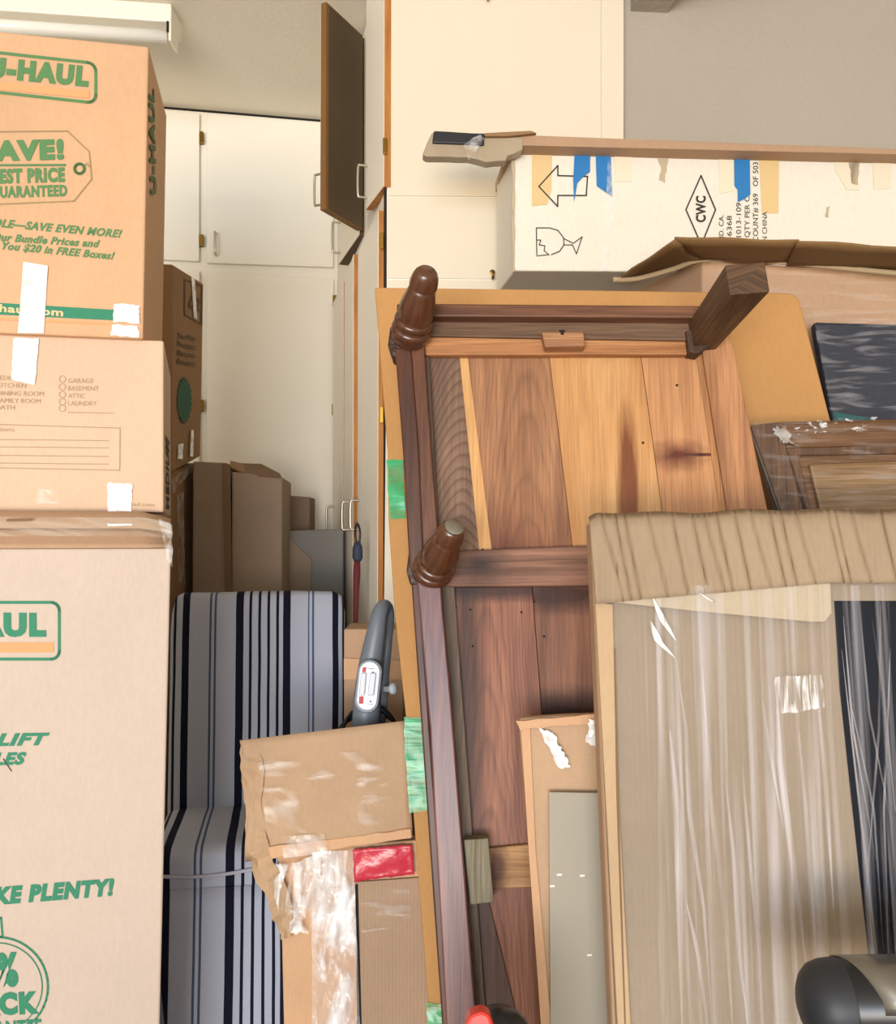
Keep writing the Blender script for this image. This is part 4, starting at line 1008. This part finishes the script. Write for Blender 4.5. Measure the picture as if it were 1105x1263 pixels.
psheet('film_wrap', WD, [(975, 520), (1080, 516), (1070, 532), (985, 536)], .021, 40, 6, .008, 60, film('cling_glint', .0, .7, (30, 60, 1), rot=.4, rough=.12, cut=(.55, .7), bump=.8, dist=1.5, col='ffffff'), wdn, edge=2)

# ---------------------------------------------------------------- small carton and grey board in front of the table's lower planks
SM = Fr(W(700, 1000, 1.46), -1, 6)
sm = thing('flat_box', V((SM.p(700, 1100).x, 1.38, 0)), 'tan flat box with clear tape standing between table and padded package', 'box')
w = [SM.p(640, 886), SM.p(700, 882), SM.p(790, 880), down(SM, (790, 880), 0, (800, 1263)), down(SM, (654, 1050), 0, (668, 1263)), SM.p(654, 1050), SM.p(645, 950)]
wprism('carton_body', SM, w, .035, cardboard('kraft_rosytan', 'bf9f80', flute=.15, axis='v', flute_mm=6), sm, .004)
prism('top_flap', SM, jag([(636, 889), (700, 884), (745, 880), (745, 892), (650, 899), (642, 902)], 10, 1.), .010, .006, M['kraft_light'], sm, .001)
w = [SM.p(642, 892, .004), SM.p(654, 896, .004), SM.p(661, 1050, .004), SM.p(680, 1263, .004), SM.p(690, 1400, .004), SM.p(677, 1400, .004), SM.p(667, 1263, .004), SM.p(652, 1050, .004)]
wprism('side_edge', SM, w, .004, M['kraft_light'], sm, .001)
psheet('film_tape', SM, [(664, 897), (683, 905), (703, 945), (690, 948)], .010, 8, 12, .006, 60, M['tape_glare'], sm, edge=1.5)
psheet('film_tape', SM, [(727, 885), (740, 892), (742, 924), (722, 915)], .010, 6, 8, .006, 60, M['tape_glare'], sm, edge=1.5)
gb = thing('grey_board', V((SM.p(715, 1100).x, 1.35, 0)), 'smooth grey chipboard sheet propped on the tan flat box', 'board')
w = [SM.p(677, 977, .016), SM.p(790, 979, .016), down(SM, (790, 979), .016, (797, 1263)), down(SM, (677, 977), .016, (679, 1263))]
wprism('grey_board', SM, w, .006, plain('grey_chipboard', 'a39b8b', .6, var=.04, bump=.1, bscale=60), gb, .001)
for x, y in ((681, 1093), (690, 1079), (718, 1080), (727, 1178)):
    flat('glint_speck', SM, [(x - 3, y - 1), (x + 3, y - 1.4), (x + 3, y + 1), (x - 3, y + 1.4)], .017, M['tube'], gb)  # white specks painted as glints of tape

# ---------------------------------------------------------------- big padded package, film wrapped, front right
PK = Fr(W(900, 900, 1.30), -2, 7)
pk = thing('wrapped_package', V((PK.p(980, 1000).x, 1.2, 0)), 'large package wrapped in fluted cardboard and stretch film at lower right', 'package')
w = [PK.p(728, 640, -.012), PK.p(1300, 636, -.012), down(PK, (1300, 640), -.012, (1330, 1263)), down(PK, (733, 760), -.012, (755, 1263)), PK.p(733, 760, -.012)]
wprism('carton_back', PK, w, .06, M['kraft'], pk, .006)
w = [PK.p(1020, 741, -.004), PK.p(1300, 741, -.004), down(PK, (1300, 741), -.004, (1330, 1263)), down(PK, (1020, 741), -.004, (1062, 1190))]
wprism('dark_pane', PK, w, .006, plain('dark_blue_black_panel', '0a0f1c', .5, var=.3, spec=.25), pk, .001)
w = [PK.p(735, 738), PK.p(1029, 738), PK.p(1036, 850), PK.p(1052, 1000), PK.p(1073, 1190), down(PK, (1052, 1000), 0, (1073, 1190)), down(PK, (735, 740), 0, (760, 1263))]
wprism('front_board', PK, w, .010, M['kraft_flute'], pk, .002)
w = [PK.p(734, 742, .008), PK.p(756, 745, .008), PK.p(762, 960, .008), down(PK, (757, 745), .008, (782, 1263)), down(PK, (735, 745), .008, (762, 1263))]
wprism('left_strip', PK, w, .007, cardboard('kraft_strip', 'bb9f7e', flute=.2, flute_mm=12), pk, .002)
prism('strip_gap', PK, [(757, 800), (758.5, 800), (765, 1050), (772, 1263), (770, 1263), (760, 980)], .0085, .003, M['kraft_dark'], pk)
prism('under_flap', PK, [(738, 738), (1029, 718), (1300, 716), (1300, 741), (1029, 741)], .003, .006, M['kraft_flute'], pk)
prism('folded_flap', PK, [(738, 741), (800, 735), (1024, 712), (1026, 756), (1017, 767), (1000, 767), (860, 754)], .012, .006, cardboard('kraft_pale_flap', 'b5a68f', flute=.1), pk, .001)
# creased top band: real folds running down it
rows = []; NX = 320
cre = [741, 758, 770, 798, 828, 853, 868, 883, 905, 925, 948, 962, 980, 1020, 1028, 1048, 1085, 1130, 1180]
def crease(x, t):
    h = 0
    for k, c_ in enumerate(cre):
        xx = c_ + 18 * t * (1 if k % 3 else 1.3); d = abs(x - xx)
        if d < 4: h -= (1 - d / 4) * .0055
        elif d < 9: h += (1 - (d - 4) / 5) * .0012
    h += .0030 * noise.noise(V((x * .05, t * 2, 3))) + .006 * math.sin(math.pi * min(1, t * 1.1))
    return h
for i in range(13):
    t = i / 12; row = []
    for j in range(NX + 1):
        x = 727 + (1300 - 727) * j / NX
        yt = 640 - 6 * math.sin(min(1, max(0, (x - 727) / 12)) * math.pi / 2) + (-3.5 if x > 860 else 0) * min(1, max(0, (x - 860) / 60)) + 1.2 * math.sin(x * .06)
        yb = (744 - (x - 738) * .088) if x < 1024 else 719
        x2 = x + (8 * t if x < 760 else 3 * t)
        off = .014 + crease(x, t) - (.02 * (1 - t * 8) ** 2 if t < .125 else 0)
        row.append(PK.p(x2, yt + (yb - yt) * t, off))
    rows.append(row)
sheet('top_band', rows, cardboard('kraft_band', 'a08b72', flute=.2, flute_mm=8, var=.08), pk, PK.uv, .006)
# stretch film over the front, gathered folds and highlights painted as pale streaks
M['stretch'] = film('stretch_film', .0, .34, (60, 1.1, 1), rot=R(-3), rough=.3, cut=(.48, .76), bump=.5, detail=3.5, dist=.35, col='efeaf0')
rows = []
for i in range(41):
    t = i / 40; row = []
    for j in range(121):
        s = j / 120; x = (790 + (1300 - 790) * s) * (1 - t) + (832 + (1340 - 832) * s) * t; y = 722 + (1560 - 722) * t
        q = PK.p(x, y, .016); u, v = PK.uv(q)
        h = noise.noise(V((u * 46, v * 1.3, 0))) + .6 * noise.noise(V((u * 110, v * 2.5, 5)))
        row.append(q + PK.n * .006 * h)
    rows.append(row)
sheet('film_wrap', rows, M['stretch'], pk, PK.uv)
M['film_glint'] = film('film_glint', .35, .95, (60, 6, 1), rough=.12, cut=(.35, .6), bump=.5, col='ffffff')
def fold(pts, wd_px, m='film_glint', amp=.003):
    rows = []
    for k in range(len(pts) - 1):
        for i in range(6 if k < len(pts) - 2 else 7):
            t = i / 6; x = pts[k][0] + (pts[k + 1][0] - pts[k][0]) * t; y = pts[k][1] + (pts[k + 1][1] - pts[k][1]) * t
            g = (k + t) / (len(pts) - 1); w2 = wd_px * (.25 + math.sin(math.pi * min(.98, g + .02)))
            rows.append([PK.p(x - w2 / 2, y, .022), PK.p(x, y, .022 + amp), PK.p(x + w2 / 2, y + 2, .022)])
    return sheet('film_fold', rows, M[m], pk, PK.uv)
fold([(806, 738), (818, 765), (834, 790)], 7); fold([(803, 766), (812, 790), (834, 812)], 8); fold([(862, 730), (874, 738), (884, 744)], 5)
M['film_soft'] = film('film_soft_fold', .05, .34, (50, 3, 1), rough=.3, cut=(.35, .65), bump=.4, col='f2edf2')
for p_, w_ in (([(834, 812), (846, 900), (850, 1000), (868, 1120), (880, 1290)], 5), ([(826, 900), (836, 1000), (838, 1110), (842, 1290)], 8), ([(866, 820), (876, 980), (894, 1120), (905, 1290)], 6),
               ([(958, 850), (962, 940), (980, 1080), (996, 1200)], 7), ([(985, 900), (996, 1030), (1008, 1190)], 5), ([(895, 960), (905, 1060), (912, 1180), (926, 1290)], 5), ([(846, 1110), (862, 1180), (876, 1290)], 5), ([(1006, 830), (1018, 960), (1028, 1120)], 5),
               ([(915, 940), (925, 1060), (938, 1200)], 4), ([(940, 860), (950, 930), (966, 1020)], 4)):
    fold(p_, w_, 'film_soft', .004)
psheet('film_patch', PK, [(955, 835), (1012, 832), (1018, 872), (957, 882)], .023, 24, 8, .004, 60, film('patch_film', .05, .7, (160, 12, 1), rough=.2, cut=(.45, .65), bump=.7, col='ffffff'), pk, stretch=(2, .4), edge=1)
for p_ in ([(1040, 760), (1052, 900), (1080, 1060)], [(1060, 745), (1072, 880), (1098, 1010)], [(1086, 745), (1084, 900), (1068, 1100)], [(1048, 860), (1078, 1000), (1090, 1180)], [(1098, 800), (1090, 1000), (1096, 1180)], [(1038, 800), (1062, 1010), (1082, 1180)], [(1075, 760), (1090, 860), (1104, 1000)]):
    fold(p_, 2.6, 'film_soft', .003)

# ---------------------------------------------------------------- torn wrapped package, lower left of the table
LP = Fr(W(420, 1050, 1.78), 3, 3)
lp = thing('torn_package', V((LP.p(420, 1100).x, 1.75, 0)), 'torn cardboard package with red tape strip and shiny clear tape before the chair', 'package')
w = [LP.p(340, 1050), LP.p(520, 1036), down(LP, (520, 1036), 0, (532, 1263)), down(LP, (346, 1080), 0, (350, 1263)), LP.p(346, 1090)]
wprism('lower_board', LP, w, .04, M['kraft_light'], lp, .003)
prism('right_board', LP, [(440, 1088), (524, 1082), (545, 1263), (550, 1420), (444, 1420), (442, 1200)], .007, .006, cardboard('kraft_greyed', 'a98d74', flute=.3, flute_mm=7), lp, .001)
prism('board_gap', LP, [(438, 1092), (441.5, 1090), (446, 1263), (446, 1420), (443, 1420)], .0075, .002, M['dark'], lp)
rows = []; random.seed(3)
for i in range(15):
    t = i / 14; row = []
    for j in range(25):
        s = j / 24; xL = 298 + 12 * t + 8 * math.sin(t * 5) * t; x = xL + (500 + 9 * t - xL) * s
        y = (913 + (889 - 913) * s) * (1 - t) + (1062 + (1032 - 1062) * s) * t
        off = .012 + .006 * noise.noise(V((s * 4, t * 4, 2))) + (.012 * math.sin(t * 9 + 1) * max(0, 1 - s * 7)) + (.004 * math.sin((t - .8) * 20) if t > .8 else 0)
        row.append(LP.p(x, y, off))
    rows.append(row)
sheet('upper_flap', rows, cardboard('kraft_flap', 'b99a7c', flute=.1, var=.09), lp, LP.uv, .005)
rows = []
edge = [(297, 913), (296, 945), (301, 985), (303, 1030), (312, 1075), (330, 1110), (340, 1140), (350, 1166)]
inn = [(318, 918), (326, 950), (322, 985), (328, 1030), (336, 1062), (350, 1085), (362, 1120), (358, 1166)]
for k in range(len(edge) - 1):
    for i in range(4):
        t = i / 4; e = [edge[k][m_] + (edge[k + 1][m_] - edge[k][m_]) * t + random.uniform(-2, 2) for m_ in (0, 1)]; n2 = [inn[k][m_] + (inn[k + 1][m_] - inn[k][m_]) * t + random.uniform(-1, 1) for m_ in (0, 1)]
        rows.append([LP.p(e[0] + (n2[0] - e[0]) * s, e[1] + (n2[1] - e[1]) * s, .016 + .012 * noise.noise(V(((k + t) * 1.7, s * 3, 7)))) for s in (0, .3, .6, 1)])
sheet('torn_edge', rows, cardboard('kraft_torn', 'b99a7a', flute=.25, var=.12), lp, LP.uv, .004, smooth=False)
prism('crease_band', LP, jag([(330, 1045), (420, 1034), (507, 1022), (508, 1034), (420, 1047), (334, 1060)], 16, 1.), .022, .006, M['kraft_light'], lp, .002)
psheet('film_red_tape', LP, [(434, 1048), (508, 1041), (511, 1078), (437, 1087)], .013, 18, 10, .0035, 34, M['tape_red'], lp, thick=.001, edge=.8)
M['crinkle'] = film('crinkled_tape_sheen', .15, .95, (22, 7, 1), rot=.12, rough=.1, cut=(.40, .62), bump=.7, detail=4., dist=.9, col='fdfdff')  # whitish sheen of the clear tape painted into its colour
psheet('film_crinkled_tape', LP, [(385, 1050), (436, 1046), (450, 1420), (385, 1420)], .014, 30, 90, .012, 30, M['crinkle'], lp, seed=3)
psheet('film_crinkled_tape', LP, [(328, 1068), (395, 1055), (400, 1150), (352, 1150)], .016, 26, 26, .012, 26, film('crinkle_soft', .02, .75, (26, 9, 1), rot=-.7, rough=.12, cut=(.48, .66), bump=.8, detail=4., dist=.9, col='ffffff'), lp, seed=5, edge=1.5)
psheet('film_crinkled_tape', LP, [(442, 1095), (505, 1090), (508, 1140), (446, 1150)], .012, 20, 16, .006, 30, M['cling'], lp, seed=7)
psheet('film_crinkled_tape', LP, [(318, 935), (470, 925), (490, 1020), (330, 1030)], .030, 30, 20, .006, 14, film('flap_film', .0, .35, (6, 16, 1), rot=.5, rough=.16, cut=(.52, .75), bump=.8, detail=3., dist=1.5, col='ffffff'), lp, seed=8)
psheet('film_crinkled_tape', LP, [(345, 1032), (400, 1028), (405, 1052), (350, 1058)], .030, 16, 8, .003, 30, M['tape_faint'], lp, seed=8)

# ---------------------------------------------------------------- foreground: black-and-silver roller, bottom right
RY = 1.05
c0 = W(985, 1237, RY); c1 = W(1330, 1235, RY - .03); axr = (c1 - c0).normalized(); rr_ = 50 / F * RY
ro = thing('padded_roller', V((W(1120, 1237, RY).x, RY, 0)), 'black round-ended cylinder with silver metal sleeve at the bottom right corner', 'equipment')
M['blk'] = plain('black_satin_plastic', '14161b', .32, var=.1); M['blkm'] = plain('black_end_plastic', '24272d', .5)
lathe('end_cap', c0, axr, [(0, .3 * rr_), (.002, .45 * rr_), (.007, .68 * rr_), (.016, .87 * rr_), (.028, .97 * rr_), (.04, rr_), (.052, rr_)], M['blkm'], ro, 40)
lathe('collar', c0 + axr * .052, axr, [(0, rr_ * 1.0), (.002, rr_ * 1.02), (.30, rr_ * 1.02)], M['blk'], ro, 40)
# silver sleeve: partial shell with a slanted edge on the upper side
vs = []; fs = []; uvs = []
ux = V((0, 0, 1)); uy = axr.cross(ux).normalized(); ux = uy.cross(axr)
for i in range(9):
    for j in range(17):
        g = R(-60 + 138 * j / 16); st = .026 + .034 * max(0., min(1., (g + .5) / 1.6))
        s = st + (.29 - st) * i / 8; r_ = rr_ * 1.045
        vs.append(c0 + axr * (.02 + s) + ux * math.cos(g) * r_ - uy * math.sin(g) * r_ * -1); uvs.append((s, j * .01))
for i in range(8):
    for j in range(16): fs.append([i * 17 + j, (i + 1) * 17 + j, (i + 1) * 17 + j + 1, i * 17 + j + 1])
o = make('silver_sleeve', vs, fs, uvs, plain('satin_aluminium', '8e8b86', .28, .9, bump=.05, bscale=60), ro, True)
m = o.modifiers.new('s', 'SOLIDIFY'); m.thickness = .002
tube('post', [c0 + axr * .2 - V((0, 0, rr_ * .8)), V(((c0 + axr * .2).x, RY, .03))], .018, M['blk'], ro, 14)
obox('base', V(((c0 + axr * .2).x - .15, RY - .2, 0)), (.30, 0, 0), (0, .30, 0), (0, 0, .035), M['blk'], ro, .008)

# black domed housing with red trim, bottom centre
BD = W(616, 1300, 1.16)
bd = thing('black_canister', V((BD.x, BD.y, 0)), 'top of a black rounded housing with red trim at the bottom edge', 'equipment')
r0 = .048
lathe('housing', V((BD.x, BD.y, 0)), (.0, 0, 1), [(0, r0 * 1.3), (BD.z - .05, r0 * 1.2), (BD.z, r0 * 1.02), (BD.z + .022, r0 * .93), (BD.z + .040, r0 * .74), (BD.z + .052, r0 * .48), (BD.z + .058, .001)], M['blk'], bd, 36)
tube('rim', [V((BD.x + r0 * 1.02 * math.cos(g), BD.y + r0 * 1.02 * math.sin(g), BD.z + .004)) for g in [2 * math.pi * i / 36 for i in range(36)]], .005, M['blkm'], bd, 8, closed=True)
RF = Fr(BD + V((0, -.055, 0)), 0, 10)
prism('red_trim', RF, [(574, 1263), (580, 1252), (594, 1247), (604, 1252), (612, 1275), (616, 1420), (574, 1420)], .004, .03, plain('red_plastic', 'd2342c', .35), bd, .004)
